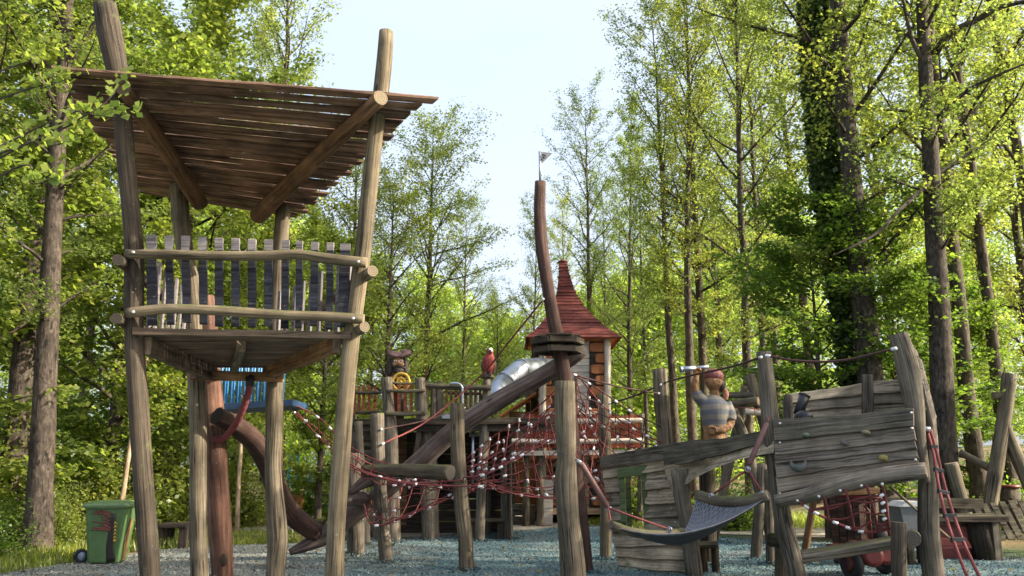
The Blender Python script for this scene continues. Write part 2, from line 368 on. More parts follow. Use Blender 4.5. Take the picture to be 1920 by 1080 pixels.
tc = n.new('ShaderNodeTexCoord')
a = noise(n, l, tc.outputs['Object'], .35, 6, .6); b = noise(n, l, tc.outputs['Object'], 14, 5, .7)
r1 = ramp(n, ((.42, (.045, .085, .018)), (.55, (.20, .145, .065)), (.72, (.30, .235, .12)))); l.new(a.outputs['Fac'], r1.inputs[0])
r2 = ramp(n, ((.3, (.45, .45, .45)), (.7, (1.25, 1.25, 1.2)))); l.new(b.outputs['Fac'], r2.inputs[0])
l.new(mixc(n, l, 'MULTIPLY', 1, r1.outputs[0], r2.outputs[0]), bs.inputs['Base Color']); bs.inputs['Roughness'].default_value = .95
bm = n.new('ShaderNodeBump'); bm.inputs['Distance'].default_value = .05; l.new(b.outputs['Fac'], bm.inputs['Height']); l.new(bm.outputs[0], bs.inputs['Normal'])
ground.data.materials.append(m)
def sheet(name, outline, z, mat, n=1):
    pts = catmull(outline + [outline[0]], len(outline) * 8)[:-1]
    me = bpy.data.meshes.new(name); me.from_pydata([(p[0], p[1], z) for p in pts], [], [tuple(range(len(pts)))])
    if me.polygons[0].normal.z < 0: me.flip_normals()
    me.materials.append(mat); o = bpy.data.objects.new(name, me); COL.objects.link(o); return tag(o, kind='structure')
def chipmat(name, cols, scale, patch):
    m, n, l, bs = nodemat(name)
    tc = n.new('ShaderNodeTexCoord')
    vo = n.new('ShaderNodeTexVoronoi'); vo.inputs['Scale'].default_value = scale; l.new(tc.outputs['Object'], vo.inputs['Vector'])
    sx = n.new('ShaderNodeSeparateColor'); l.new(vo.outputs['Color'], sx.inputs[0])
    rp = ramp(n, [(i / (len(cols) - 1), c) for i, c in enumerate(cols)]); l.new(sx.outputs[0], rp.inputs[0])
    nz = noise(n, l, tc.outputs['Object'], .8, 5, .65); rn = ramp(n, ((.35, (0, 0, 0)), (.68, (.75, .75, .75)))); l.new(nz.outputs['Fac'], rn.inputs[0])
    g = n.new('ShaderNodeSeparateXYZ'); l.new(tc.outputs['Object'], g.inputs[0])
    mr = n.new('ShaderNodeMapRange'); mr.inputs[1].default_value = -4.5; mr.inputs[2].default_value = -1.2; mr.inputs[3].default_value = .55; mr.inputs[4].default_value = 0; l.new(g.outputs[0], mr.inputs[0])
    mx = n.new('ShaderNodeMath'); mx.operation = 'ADD'; mx.use_clamp = True; l.new(rn.outputs[0], mx.inputs[0]); l.new(mr.outputs[0], mx.inputs[1])
    rp2 = ramp(n, [(0, patch[0]), (1, patch[1])]); l.new(sx.outputs[1], rp2.inputs[0])
    l.new(mixc(n, l, 'MIX', mx.outputs[0], rp.outputs[0], rp2.outputs[0]), bs.inputs['Base Color']); bs.inputs['Roughness'].default_value = .9
    bm = n.new('ShaderNodeBump'); bm.inputs['Distance'].default_value = .03; bm.inputs['Strength'].default_value = .8; l.new(vo.outputs['Distance'], bm.inputs['Height']); l.new(bm.outputs[0], bs.inputs['Normal'])
    return m
TEAL = [(.026, .078, .098), (.065, .168, .20), (.042, .122, .152), (.10, .22, .25), (.22, .31, .315)]
M_CHIP = chipmat('blue_wood_chips', TEAL, 34, ((.10, .105, .095), (.30, .30, .265)))
M_PATH = chipmat('sandy_path_gravel', [(.26, .22, .17), (.40, .35, .28), (.33, .28, .22), (.5, .45, .38)], 30, ((.28, .24, .19), (.45, .41, .34)))
sheet('path', [(-12, 19.5), (-4, 19.2), (2, 21.5), (10, 18), (16, 15), (18, 19), (8, 30), (2, 32), (-4, 25), (-12, 23)], .002, M_PATH)
PLAY = [(-9.0, -8), (-8.4, 6), (-7.7, 12.5), (-6.4, 17.2), (-3.5, 18.6), (0, 21.5), (2.2, 23.2), (4.2, 20.0), (8, 17.5), (12, 15.6), (13, 8), (12, -8)]
sheet('play_surface', PLAY, .010, M_CHIP)
# loose chips lying on the play surface
def quads(name, c, a, b, mat, mats_idx=None):
    """N little four-cornered faces: centres c, half axes a and b"""
    N = len(c); v = np.empty((N, 4, 3), np.float32)
    v[:, 0] = c - a; v[:, 1] = c + b; v[:, 2] = c + a; v[:, 3] = c - b
    me = bpy.data.meshes.new(name); me.vertices.add(N * 4); me.vertices.foreach_set('co', v.ravel())
    me.loops.add(N * 4); me.loops.foreach_set('vertex_index', np.arange(N * 4, dtype=np.int32))
    me.polygons.add(N); me.polygons.foreach_set('loop_start', np.arange(0, N * 4, 4, dtype=np.int32)); me.polygons.foreach_set('loop_total', np.full(N, 4, np.int32))
    me.update(); me.validate()
    me.materials.append(mat); return me
def inside(x, y, poly):
    r = np.zeros(len(x), bool); k = len(poly)
    for i in range(k):
        (x1, y1), (x2, y2) = poly[i], poly[(i + 1) % k]
        c = ((y1 > y) != (y2 > y)) & (x < (x2 - x1) * (y - y1) / (y2 - y1 + 1e-9) + x1); r ^= c
    return r
# ------------------------------------------------------------ trees
def np_tube(V, Fc, UV, pts, rad, n):
    pts = np.asarray(pts, float); m = len(pts); b = len(V)
    t = np.gradient(pts, axis=0); t /= np.linalg.norm(t, axis=1)[:, None] + 1e-9
    ref = np.array([0, 0, 1.]) if abs(t[0, 2]) < .8 else np.array([1., 0, 0])
    nx = np.cross(t, ref); nx /= np.linalg.norm(nx, axis=1)[:, None] + 1e-9; ny = np.cross(t, nx)
    L = np.concatenate([[0], np.cumsum(np.linalg.norm(np.diff(pts, axis=0), axis=1))])
    for i in range(m):
        for k in range(n):
            a = 6.28318 * k / n; V.append(pts[i] + (nx[i] * math.cos(a) + ny[i] * math.sin(a)) * rad[i])
    for i in range(m - 1):
        for k in range(n):
            k2 = (k + 1) % n
            Fc.append((b + i * n + k, b + (i + 1) * n + k, b + (i + 1) * n + k2, b + i * n + k2))
            u0, u1 = k / n * 6.28 * rad[0], (k + 1) / n * 6.28 * rad[0]
            UV += [(L[i], u0), (L[i + 1], u0), (L[i + 1], u1), (L[i], u1)]
def wood_mesh(name, V, Fc, UV, mat):
    me = bpy.data.meshes.new(name); me.from_pydata([tuple(v) for v in V], [], Fc)
    me.uv_layers.new(name='UVMap').data.foreach_set('uv', np.array(UV, np.float32).ravel())
    me.polygons.foreach_set('use_smooth', np.ones(len(Fc), bool)); me.materials.append(mat); me.update(); return me
def leaf_mesh(name, pos, size, mat, rng, upb=.9, wide=.36):
    pos = np.asarray(pos, float); N = len(pos)
    nrm = rng.normal(0, 1, (N, 3)); nrm[:, 2] = np.abs(nrm[:, 2]) * .6 + upb; nrm /= np.linalg.norm(nrm, axis=1)[:, None]
    a = rng.normal(0, 1, (N, 3)); a -= nrm * np.sum(a * nrm, 1)[:, None]; a /= np.linalg.norm(a, axis=1)[:, None]
    b = np.cross(nrm, a); s = size * (.55 + .8 * rng.random(N))[:, None]
    return quads(name, pos, a * s * .5, b * s * wide, mat)
def gen_tree(name, seed, H, r0, cs, spread, n1, n2, ln, ls, bark, leaf, el=(12, 48), sweep=.28, lean=(0, 0), top=.7, sig=(.17, .09), wander=.012, upb=.9, ivy=0):
    rng = np.random.default_rng(seed); V, Fc, UV, LP = [], [], [], []
    m = 18; t = np.linspace(0, 1, m); w = np.cumsum(rng.normal(0, wander, (m, 2)), 0) * H / 4; w -= w[0]
    tr = np.stack([w[:, 0] * .5 + lean[0] * H * t ** 1.4, w[:, 1] * .5 + lean[1] * H * t ** 1.4, t * H], 1)
    rr = r0 * ((1 - t) ** .85 * .95 + .03); rr[0] *= 1.28; tr[0, 2] = -.4
    np_tube(V, Fc, UV, tr, rr, 10)
    for i in range(n1):
        f = (i + rng.random()) / n1; tt = cs + (1 - cs) * f * .985
        st = np.array([np.interp(tt, t, tr[:, k]) for k in range(3)]); rt = np.interp(tt, t, rr)
        prof = .30 + .70 * math.sin(math.pi * (.10 + .82 * f)) ** .8 if top < 1 else (1 - f) ** .7 * .85 + .17
        L = spread * H * prof * rng.uniform(.45, 1.2); az = 2.399 * i + rng.normal(0, .5); e = R(rng.uniform(*el)) + f * .5
        d = np.array([math.cos(az) * math.cos(e), math.sin(az) * math.cos(e), math.sin(e)])
        k = 6; bp = [st]
        for j in range(k - 1):
            d = d + rng.normal(0, .10, 3) + np.array([0, 0, sweep * .18]); d /= np.linalg.norm(d); bp.append(bp[-1] + d * L / (k - 1))
        bp = np.array(bp); br = np.linspace(min(rt * .55, L * .016 + .008), .004, k); np_tube(V, Fc, UV, bp, br, 5)
        sl = np.linspace(0, 1, k)
        for j in range(n2):
            s = .18 + .82 * (j + rng.random()) / n2; q = np.array([np.interp(s, sl, bp[:, x]) for x in range(3)])
            i0 = min(int(s * (k - 1)), k - 2); dd = bp[i0 + 1] - bp[i0]; dd /= np.linalg.norm(dd) + 1e-9
            sa = (1 if j % 2 else -1) * R(rng.uniform(25, 75)); ca, sn = math.cos(sa), math.sin(sa)
            d2 = np.array([dd[0] * ca - dd[1] * sn, dd[0] * sn + dd[1] * ca, dd[2] * .5 + rng.normal(.05, .18)]); d2 /= np.linalg.norm(d2)
            l2 = L * .42 * (1.15 - .6 * s) * rng.uniform(.6, 1.25)
            e2 = q + d2 * l2 * .5 + rng.normal(0, .04, 3); e3 = q + d2 * l2 + np.array([0, 0, rng.normal(-.02, .1) * l2])
            np_tube(V, Fc, UV, [q, e2, e3], [max(.004, br[i0] * .45), .005, .002], 3)
            cnt = max(3, int(ln * rng.uniform(.55, 1.4) * (.5 + l2 / (L * .35 + 1e-6) * .5)))
            u = rng.random(cnt) ** .75; pp = q + (e3 - q) * u[:, None] + rng.normal(0, 1, (cnt, 3)) * np.array([sig[0], sig[0], sig[1]]) * (.4 + .6 * u)[:, None]
            LP.append(pp)
    LP = np.concatenate(LP)
    return wood_mesh(name + '_trunk', V, Fc, UV, bark), leaf_mesh(name + '_crown', LP, ls, leaf, rng, upb)
BARK = wood('dark_bark', (.025, .021, .016), (.07, .058, .045), (.15, .128, .10), along=5, across=9, moss=.15, crack=.7, bump=1.0, stain=.5)
BARKG = wood('grey_brown_bark', (.017, .014, .011), (.05, .041, .034), (.108, .094, .08), along=6, across=10, moss=.1, crack=.7, bump=1.0, stain=.45)
BARKP = wood('pale_thin_bark', (.12, .09, .06), (.30, .235, .165), (.42, .35, .26), along=3, across=10, crack=.4)
L_ALDER = leafmat('spring_alder_leaf', (.135, .163, .052), (.19, .215, .068), (.255, .278, .10), .62)
L_MAPLE = leafmat('fresh_maple_leaf', (.125, .165, .04), (.19, .225, .055), (.265, .285, .08), .58)
L_FAR = leafmat('far_hazy_leaf', (.17, .235, .06), (.23, .30, .08), (.31, .36, .11), .6)  # haze over the far wood is put into this paler leaf colour
L_DEEP = leafmat('deep_green_leaf', (.065, .115, .025), (.115, .175, .035), (.18, .235, .055), .58)
L_IVY = leafmat('dark_ivy_leaf', (.024, .048, .015), (.045, .078, .02), (.08, .115, .03), .3)
VAR = {}
for i in range(5):
    VAR['alder%d' % i] = gen_tree('alder_tree', 20 + i, 19 + i * .8, .15 + .015 * i, (.30, .22, .36, .27, .33)[i],   .17, 42, 8, 62, .090, BARK, L_ALDER, el=(15, 50), lean=((.02, 0), (-.035, .01), (.025, .02), (0, 0), (-.02, .02))[i], wander=.009)
for i in range(3):
    VAR['broad%d' % i] = gen_tree('broad_tree', 50 + i, 15 + i, .22, (.16, .12, .2)[i], .25, 46, 9, 66, .105, BARK, L_ALDER, el=(8, 42), sweep=.2, sig=(.28, .12))
for i in range(3):
    VAR['maple%d' % i] = gen_tree('maple_tree', 70 + i, 11 + 2 * i, .17, (.05, .08, .10)[i], .27, 44, 9, 62, .15, BARK, L_MAPLE, el=(0, 35), sweep=.12, sig=(.25, .10), upb=1.1)
for i in range(2):
    VAR['tall%d' % i] = gen_tree('tall_tree', 90 + i, 25, .33, (.20, .26)[i], .16, 44, 9, 56, .10, BARKG, L_ALDER, el=(5, 45), sweep=.25, wander=.005)
for i in range(2):
    VAR['hornbeam%d' % i] = gen_tree('hornbeam_tree', 110 + i, 8.0 + i, .10, .10, .32, 40, 9, 60, .125, BARK, L_DEEP, el=(-5, 30), sweep=.05, sig=(.25, .08), upb=1.2)
for i in range(2):
    VAR['sapling%d' % i] = gen_tree('sapling_tree', 130 + i, 7.5, .075, .35, .22, 26, 7, 40, .12, BARKP, L_MAPLE, lean=(.10, 0))
def gen_shrub(name, seed, H, Rr, n1, ln, ls, leaf):
    rng = np.random.default_rng(seed); V, Fc, UV, LP = [], [], [], []
    for i in range(n1):
        az = 2.4 * i + rng.normal(0, .4); el = R(rng.uniform(15, 85)); L = rng.uniform(.6, 1.1)
        d = np.array([math.cos(az) * math.cos(el) * Rr, math.sin(az) * math.cos(el) * Rr, math.sin(el) * H]) * L
        st = np.array([rng.normal(0, .12 * Rr), rng.normal(0, .12 * Rr), -.1]); mid = st + d * .5 + rng.normal(0, .08, 3); en = st + d + np.array([0, 0, -.1 * L])
        np_tube(V, Fc, UV, [st, mid, en], [.022, .012, .004], 4)
        c = int(ln * rng.uniform(.6, 1.4)); u = .15 + .85 * rng.random(c)
        pp = st + (en - st) * u[:, None] + rng.normal(0, 1, (c, 3)) * np.array([.26, .26, .2]); pp[:, 2] = np.maximum(pp[:, 2], .05); LP.append(pp)
    return wood_mesh(name + '_stems', V, Fc, UV, BARK), leaf_mesh(name + '_foliage', np.concatenate(LP), ls, leaf, rng, .8)
for i in range(3): VAR['shrub%d' % i] = gen_shrub('shrub', 150 + i, 2.6 + .5 * i, 1.5, 46, 110, .12, L_MAPLE)
VAR['bush0'] = gen_shrub('shrub', 160, 1.5, 1.2, 36, 90, .10, L_DEEP)
TREE_PROTO = {}
def tree(var, name, x, y, rz, sc, label, group=None, cat='tree', leafless=False, tilt=(0, 0)):
    t = thing(name, (x, y, gz(x, y)), label, cat, group); t.rotation_euler = (Matrix.Rotation(tilt[1], 3, 'Y') @ Matrix.Rotation(rz, 3, 'Z')).to_euler(); t.scale = (sc, sc, sc)
    wm, lm = VAR[var]
    if name not in TREE_PROTO: TREE_PROTO[name] = {}
    pr = TREE_PROTO[name]
    if var not in pr:
        a = bpy.data.objects.new('trunk' if cat == 'tree' else 'stems', wm); b = bpy.data.objects.new('crown' if cat == 'tree' else 'foliage', lm); pr[var] = (a, b)
    else: a, b = (q.copy() for q in pr[var])
    for q in (a, b): COL.objects.link(q); q.parent = t
    return t
def tp(px, d): return ((px - 960) / FPX * d / (CT + 0.2 * ST), d)    # ground x for a trunk seen low in the frame at column px
def T(var, name, px, d, rz, sc, label, group=None, cat='tree', tilt=(0, 0)):
    x, y = tp(px, d); return tree(var, name, x, y, rz, sc, label, group, cat, tilt=tilt)
# --- left edge
T('tall1', 'tall_tree', 30, 17.6, .5, .85, 'dark rough trunk at the very left edge of the photo', tilt=(0, R(-1)))
T('tall0', 'tall_tree', 88, 16.2, 2.2, .74, 'thick grey-brown trunk standing just left of the green wheeled bin', tilt=(0, R(-3)))
T('maple1', 'maple_tree', -120, 16.5, .3, 1.0, 'leafy maple at the left edge with low bright branches over the first trunk')
T('maple0', 'maple_tree', 205, 19.5, 1.9, 1.05, 'bright green maple directly behind the green wheeled bin')
T('maple2', 'maple_tree', 330, 22, 4.1, .95, 'fresh green maple seen between the left front and left back tower posts')
T('maple0', 'maple_tree', 20, 21, 3.4, 1.15, 'maple between the two thick trunks at the left edge')
T('maple1', 'maple_tree', 440, 27, 2.6, .9, 'maple behind the blue barred walkway')
T('sapling0', 'pale_sapling', 232, 18.0, .2, .85, 'young tree with a pale leaning stem right beside the green wheeled bin')
T('sapling1', 'pale_sapling', 452, 19.5, 2.0, .8, 'pale crooked young tree behind the red leaning post under the tower')
G1 = 'leafy trees behind the lookout tower'
for px, d, rz, v, s in ((300, 31, 1, 'broad1', 1.15), (140, 30, 2, 'alder3', 1.0), (50, 34, 4, 'broad0', 1.3), (420, 34, 3, 'alder1', 1.0), (215, 40, .5, 'alder2', 1.05)):
    T(v, 'broad_tree' if v[0] == 'b' else 'alder_tree', px, d, rz, s, 'leafy spring tree in the wood behind the left half of the lookout tower', G1)
T('alder4', 'alder_tree', 520, 29, 1.2, .98, 'sparse tall tree rising above the middle of the tower roof')
T('broad0', 'broad_tree', 640, 30, 2.9, .88, 'spreading tree showing above the tower roof beside the right front post')
T('broad2', 'broad_tree', 795, 30, .4, .80, 'layered tree with dark bare limbs right of the tower, left of the open sky')
T('broad1', 'broad_tree', 720, 27, 5.0, .66, 'low spreading tree right behind the carved pirate')
T('alder2', 'alder_tree', 865, 36, 1.0, .62, 'slim tree beside the open sky, behind the parrot')
T('broad1', 'broad_tree', 930, 44, 3.3, .62, 'low tree crown under the open sky, left of the mast')
T('maple1', 'maple_tree', 600, 24, .7, .62, 'bright maple between the right tower posts and the carved pirate')
T('maple2', 'maple_tree', 690, 34, 2.2, .6, 'round green maple behind the pirate deck railing')
# --- right of the mast
T('alder0', 'alder_tree', 1000, 38, .6, .68, 'thin tree directly behind the mast')
T('alder3', 'alder_tree', 1108, 33, 2.0, .75, 'slim dark-stemmed tree right of the red pointed roof')
T('alder1', 'alder_tree', 1180, 36, 4.2, .88, 'thin leaning tree second to the right of the red pointed roof')
T('alder2', 'alder_tree', 1268, 29, 1.4, .90, 'slender dark trunk left of the close pair behind the carved sailor')
T('alder4', 'alder_tree', 1298, 27, 3.9, .82, 'left one of the close pair of dark trunks behind the carved sailor')
T('alder3', 'alder_tree', 1322, 28, .2, .92, 'right one of the close pair of dark trunks behind the carved sailor')
T('alder1', 'alder_tree', 1402, 25, 2.5, .98, 'leaning trunk rising behind the sailor with a wide crown against the sky')
T('alder0', 'alder_tree', 1440, 29, 5.5, 1.02, 'leaning slim tree left of the leafy hornbeam')
T('alder4', 'alder_tree', 1530, 31, .9, 1.02, 'slim trunk half hidden behind the leafy hornbeam')
ivy_t = T('tall0', 'tall_tree', 1648, 18.6, .3, .97, 'thick grey trunk next to the ivy-clad one, behind the shipwreck', tilt=(0, R(-.5)))
limb_t = T('tall1', 'tall_tree', 1762, 17.4, 1.7, .80, 'straight thick trunk just right of the curved stern post', tilt=(0, R(3.2)))
T('alder3', 'alder_tree', 1836, 19.5, 4.4, 1.05, 'forked slim trunk right of the thick straight one')
T('alder0', 'alder_tree', 1892, 20.5, 2.8, 1.12, 'slim trunk behind the right-hand leaning frame pole')
T('hornbeam0', 'hornbeam_tree', 1545, 19.5, .8, .92, 'dark green leafy hornbeam behind the shipwreck deck')
T('hornbeam1', 'hornbeam_tree', 1690, 19.0, 3.0, .78, 'low leafy hornbeam around the foot of the ivy-clad trunk')
T('hornbeam0', 'hornbeam_tree', 1815, 21.0, 4.0, .70, 'small hornbeam beside the curved stern post')
G2 = 'alders of the wood on the right'
for px, d, rz, v, s in ((1140, 46, 1, 'alder2', .82), (1215, 44, 2, 'alder0', .95), (1360, 41, 3, 'broad2', 1.1), (1470, 42, 4, 'alder3', 1.15), (1700, 36, 6, 'alder1', 1.2), (1890, 36, 2.5, 'alder2', 1.2), (1960, 30, 3.5, 'broad0', 1.1), (1990, 22, .5, 'alder4', 1.0), (1060, 50, 2.2, 'alder4', .75), (1690, 30, .7, 'alder2', 1.0)):
    T(v, 'broad_tree' if v[0] == 'b' else 'alder_tree', px, d, rz, s, 'yellow-green spring tree deep in the wood on the right', G2)
# unseen trees added right of the view to shade the playground
G3 = 'unseen added shade trees on the right of the viewer'
for x, y, rz, v, s in ((12.2, 7.2, 0, 'broad0', .62), (13.2, 10.2, 2, 'broad1', .70), (17.5, 13.5, 4, 'broad2', .8), (18.5, 9.0, 1, 'maple2', .80), (16.5, 5.2, 3, 'broad0', .75)):
    tree(v, 'broad_tree' if v[0] == 'b' else 'maple_tree', x, y, rz, s, 'unseen leafy tree added beside the viewer to shade the playground', G3)
# ivy on the right trunk
rng = np.random.default_rng(5)
bx, by = tp(1622, 19.3)
ivt = thing('ivy_clad_tree', (bx, by, gz(bx, by)), 'trunk wrapped in dark ivy left of the thick grey trunk', 'tree')
V, Fc, UV = [], [], []; zz = np.linspace(-.3, 22, 14); pts = np.stack([-.03 * zz + .1 * np.sin(zz * .5), .0 * zz, zz], 1)
np_tube(V, Fc, UV, pts, .30 * (1 - zz / 30) , 10)
o = bpy.data.objects.new('trunk', wood_mesh('ivy_trunk', V, Fc, UV, BARK)); COL.objects.link(o); o.parent = ivt
h = rng.random(16000) ** .8 * 14.5; a = rng.random(16000) * 6.283; rr = .30 + np.abs(rng.normal(0, .08, 16000)) * (1.2 - h / 18)
o = bpy.data.objects.new('ivy', leaf_mesh('ivy', np.stack([-.03 * h + .1 * np.sin(h * .5) + rr * np.cos(a), rr * np.sin(a), h], 1), .13, L_IVY, rng, .3, .42)); COL.objects.link(o); o.parent = ivt
wmx = VAR['alder1'][1]
o = bpy.data.objects.new('crown', wmx); COL.objects.link(o); o.parent = ivt; o.location = (0, 0, 3)
# shrubs
LS = [('shrub1', 22, 16.3, 2.9, .36, 'low leafy shrub between the two leftmost trunks'), ('shrub2', 128, 16.9, .6, .40, 'low shrub between the second trunk and the wheeled bin'), ('shrub0', 262, 17.6, 3.3, .42, 'low shrub between the wheeled bin and the left front tower post'), ('bush0', -20, 14.8, 1.9, .7, 'dark low bush in the lower left corner'),
      ('shrub0', 60, 17.8, .2, .75, 'bright leafy shrub at the foot of the second trunk from the left'), ('shrub1', 200, 19.2, 1.4, .8, 'leafy shrub just behind the green wheeled bin'), ('shrub2', 300, 19.8, 2.3, .9, 'tall bright shrub behind the left front tower post'),
      ('shrub0', 345, 21.5, 4.0, .85, 'shrub behind the low dark table'), ('shrub1', 455, 23.0, 5.0, .72, 'dark shrub around the tree stems between the two back tower posts'), ('shrub2', -40, 16.8, .9, .8, 'shrub cut by the left edge of the photo'),
      ('bush0', 570, 25.5, 1.0, 1.0, 'green bush behind the carved stump'), ('bush0', 1210, 24, 2.0, 1.2, 'green bush seen through the green-framed hull window'), ('bush0', 1370, 22, 3.0, .9, 'green bush seen under the hull arch'), ('bush0', 1885, 19.5, 3.7, .8, 'green bush by the red-topped stump'),
      ('shrub1', 660, 30, 2.0, 1.0, 'shrub behind the left end of the pirate deck')]
for v, px, d, rz, s, lb in LS: T(v, 'leafy_shrub', px, d, rz, s, lb, None, 'shrub')
# the far wood: one mass of trunks and leaves
V, Fc, UV, LP = [], [], [], []
for i in range(105):
    ang = rng.uniform(-.66, .66); d = rng.uniform(52, 85); x = math.tan(ang) * d; y = d
    hh = (12.0 + 8 * min(1, abs(ang + .01) / .28) ** 1.1) * d / 60 * rng.uniform(.82, 1.05)
    z0 = gz(x, y) - .3; k = 8; zs = np.linspace(0, hh * .92, k); wv = np.cumsum(rng.normal(0, .12, (k, 2)), 0)
    p = np.stack([x + wv[:, 0], y + wv[:, 1], z0 + zs], 1); np_tube(V, Fc, UV, p, np.linspace(rng.uniform(.12, .24), .02, k), 5)
    nl = 5200; nb = 46; bz = hh * (.06 + .94 * rng.random(nb)); bw = (hh * .16) * (1.05 - (bz / hh) ** 2) + .3; ba = rng.random(nb) * 6.28; rr = np.sqrt(rng.random(nb)) * bw
    bc = np.stack([x + rr * np.cos(ba), y + rr * np.sin(ba), z0 + bz], 1)
    LP.append(bc[rng.integers(0, nb, nl)] + rng.normal(0, 1, (nl, 3)) * np.array([.85, .85, .4]))
fw = thing('far_wood', (0, 0, 0), 'far-off wood of spring green trees closing the view', 'wood'); fw['kind'] = 'stuff'
o = bpy.data.objects.new('trunks', wood_mesh('far_trunks', V, Fc, UV, BARKG)); COL.objects.link(o); o.parent = fw; o['kind'] = 'stuff'
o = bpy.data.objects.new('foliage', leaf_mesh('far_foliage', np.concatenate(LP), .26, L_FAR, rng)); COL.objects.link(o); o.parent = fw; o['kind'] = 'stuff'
# grass along the edges
gp = []
for x0, x1, y0, y1, c in ((-11, -7.0, 11, 18.2, 11000), (-7.5, -4.4, 16.5, 20, 7000), (-8, 0, 23, 27, 10000), (1.5, 9, 22, 27, 12000), (10.3, 16, 16, 21, 8000)):
    q = np.stack([rng.uniform(x0, x1, c), rng.uniform(y0, y1, c)], 1); q = q[~inside(q[:, 0], q[:, 1], PLAY)]; gp.append(q)
gp = np.concatenate(gp); N = len(gp); hgt = .03 + .10 * rng.random(N) ** 2
z = np.array([gz(a, b) for a, b in gp]); an = rng.random(N) * 6.283
up = np.stack([rng.normal(0, .35, N) * hgt, rng.normal(0, .35, N) * hgt, hgt], 1) ; sd2 = np.stack([np.cos(an), np.sin(an), 0 * an], 1) * .012
go = bpy.data.objects.new('grass', quads('grass', np.column_stack([gp, z + hgt]), up, sd2, L_MAPLE)); COL.objects.link(go)
tag(go, 'short green grass along the edges of the play area', 'grass', kind='stuff')

mb = MB(); mb.tube([P(1752, 100, 17.4), P(1785, 62, 17.1), P(1830, 38, 16.8), P(1880, 12, 16.5), P(1950, -2, 16.2)], [.10, .085, .07, .06, .04], 8, .06, seg=16); mb.tube([P(1755, 225, 17.4), P(1800, 180, 17.0), P(1850, 150, 16.7), P(1925, 118, 16.3)], [.06, .045, .035, .02], 7, .06, seg=14)
mb.tube([P(1757, 330, 17.4), P(1690, 390, 16.8), P(1640, 440, 16.5), P(1560, 480, 16.2)], [.055, .04, .03, .012], 7, .06, seg=14)
o = mb.build('limb', BARK); o.parent = limb_t
o.matrix_parent_inverse = Matrix.LocRotScale(limb_t.location, limb_t.rotation_euler, limb_t.scale).inverted()
# ------------------------------------------------------------ lookout tower
def part_post(parent, name, pix, d, mat, end=E_GREY, n=16, jit=.065, seg=30, ground=True):
    pts, rad = post_pts(pix, d, ground)
    return MB().tube(pts, rad, n, jit, seg=seg).build(name, [mat, end], parent)
def bolt(mb, c, nr=(0, -1, 0), r=.018):
    c = Vector(c); nr = Vector(nr).normalized()
    mb.tube([c - nr * .01, c + nr * .012, c + nr * .02], [r, r, r * .5], 8)
tw = thing('lookout_tower', P(460, 1090, 10.5) * 1.0, 'tall log lookout tower with a slanting board roof and a railed platform', 'lookout tower')
tw.location.z = 0
FLp = [(197, 8, 20), (207, 70, 22), (219, 130, 20), (228, 200, 17), (236, 300, 16.5), (246, 400, 16.5), (252, 470, 17), (252, 560, 17), (252, 650, 17), (262, 800, 18), (273, 950, 19), (283, 1095, 19)]
FRp = [(724, 60, 14), (720, 120, 15), (712, 190, 15), (703, 260, 14.5), (690, 380, 15), (681, 470, 15.5), (668, 560, 15.5), (657, 650, 15.5), (647, 760, 16.5), (637, 900, 17.5), (630, 1000, 18), (626, 1095, 18.5)]
BLp = [(334, 336, 16), (340, 420, 16), (348, 480, 15), (360, 540, 14), (365, 640, 15), (369, 720, 16), (371, 850, 16), (372, 1000, 16), (374, 1060, 17)]
BRp = [(532, 385, 13), (527, 450, 14), (523, 520, 14), (520, 600, 15), (517, 690, 15), (514, 800, 16), (512, 880, 16), (517, 960, 18), (520, 1010, 19), (517, 1060, 18)]
DF, DB = 9.0, 12.0
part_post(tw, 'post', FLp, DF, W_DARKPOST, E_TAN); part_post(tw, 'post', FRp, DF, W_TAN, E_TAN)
part_post(tw, 'post', BLp, DB, W_POST); part_post(tw, 'post', BRp, DB, W_POST)
# roof of lapped boards
A, B_, C_, D_ = P(108, 126, 8.45), P(812, 180, 8.45), P(562, 400, 12.5), P(258, 352, 12.5)
mb = MB(); nb = 20
for layer in (0, 1):
    for i in range(nb + (1 if layer == 0 else 0)):
        t0 = (i - .02) / nb if layer == 0 else (i + .52) / nb; t1 = t0 + (.70 if layer == 0 else .66) / nb * random.uniform(.92, 1.06)
        t0, t1 = min(t0, 1.02), min(t1, 1.045)
        l0, r0_ = lerp(A, D_, t0), lerp(B_, C_, t0); l1, r1_ = lerp(A, D_, t1), lerp(B_, C_, t1)
        e0, e1 = (random.uniform(-.08, .05), random.uniform(-.07, .07)) if i else (-.06, .06); ax = (r0_ - l0).normalized()
        l0 = l0 + ax * e0; l1 = l1 + ax * e0; r0_ = r0_ + ax * e1; r1_ = r1_ + ax * e1
        up = Vector((0, 0,  .050 if layer else random.uniform(-.006, .006))); tl = Vector((0, 0, random.uniform(-.012, .012)))
        mb.board(l1 + up - tl, r1_ + up + tl, r0_ + up + tl, l0 + up - tl, .028, 22, .016)
mb.build('roof', [W_ROOF, W_ROOF], tw)
up = Vector((0, 0, -.11))
for (p0, p1, r0_, r1_) in ((P(232, 165, 8.72), P(374, 380, 12.0), 14, 13), (P(714, 183, 8.35), P(484, 404, 12.1), 13.5, 13.5)):
    a = P(232, 165, 8.72)
    MB().tube([p0, lerp(p0, p1, .5) + Vector((0, 0, .02)), p1], [S(r0_, 8.6, 200), S(16, 10.3, 300), S(r1_ + 2, 12, 390)], 14, .04, seg=20).build('roof_beam', [W_BROWN, E_TAN], tw)
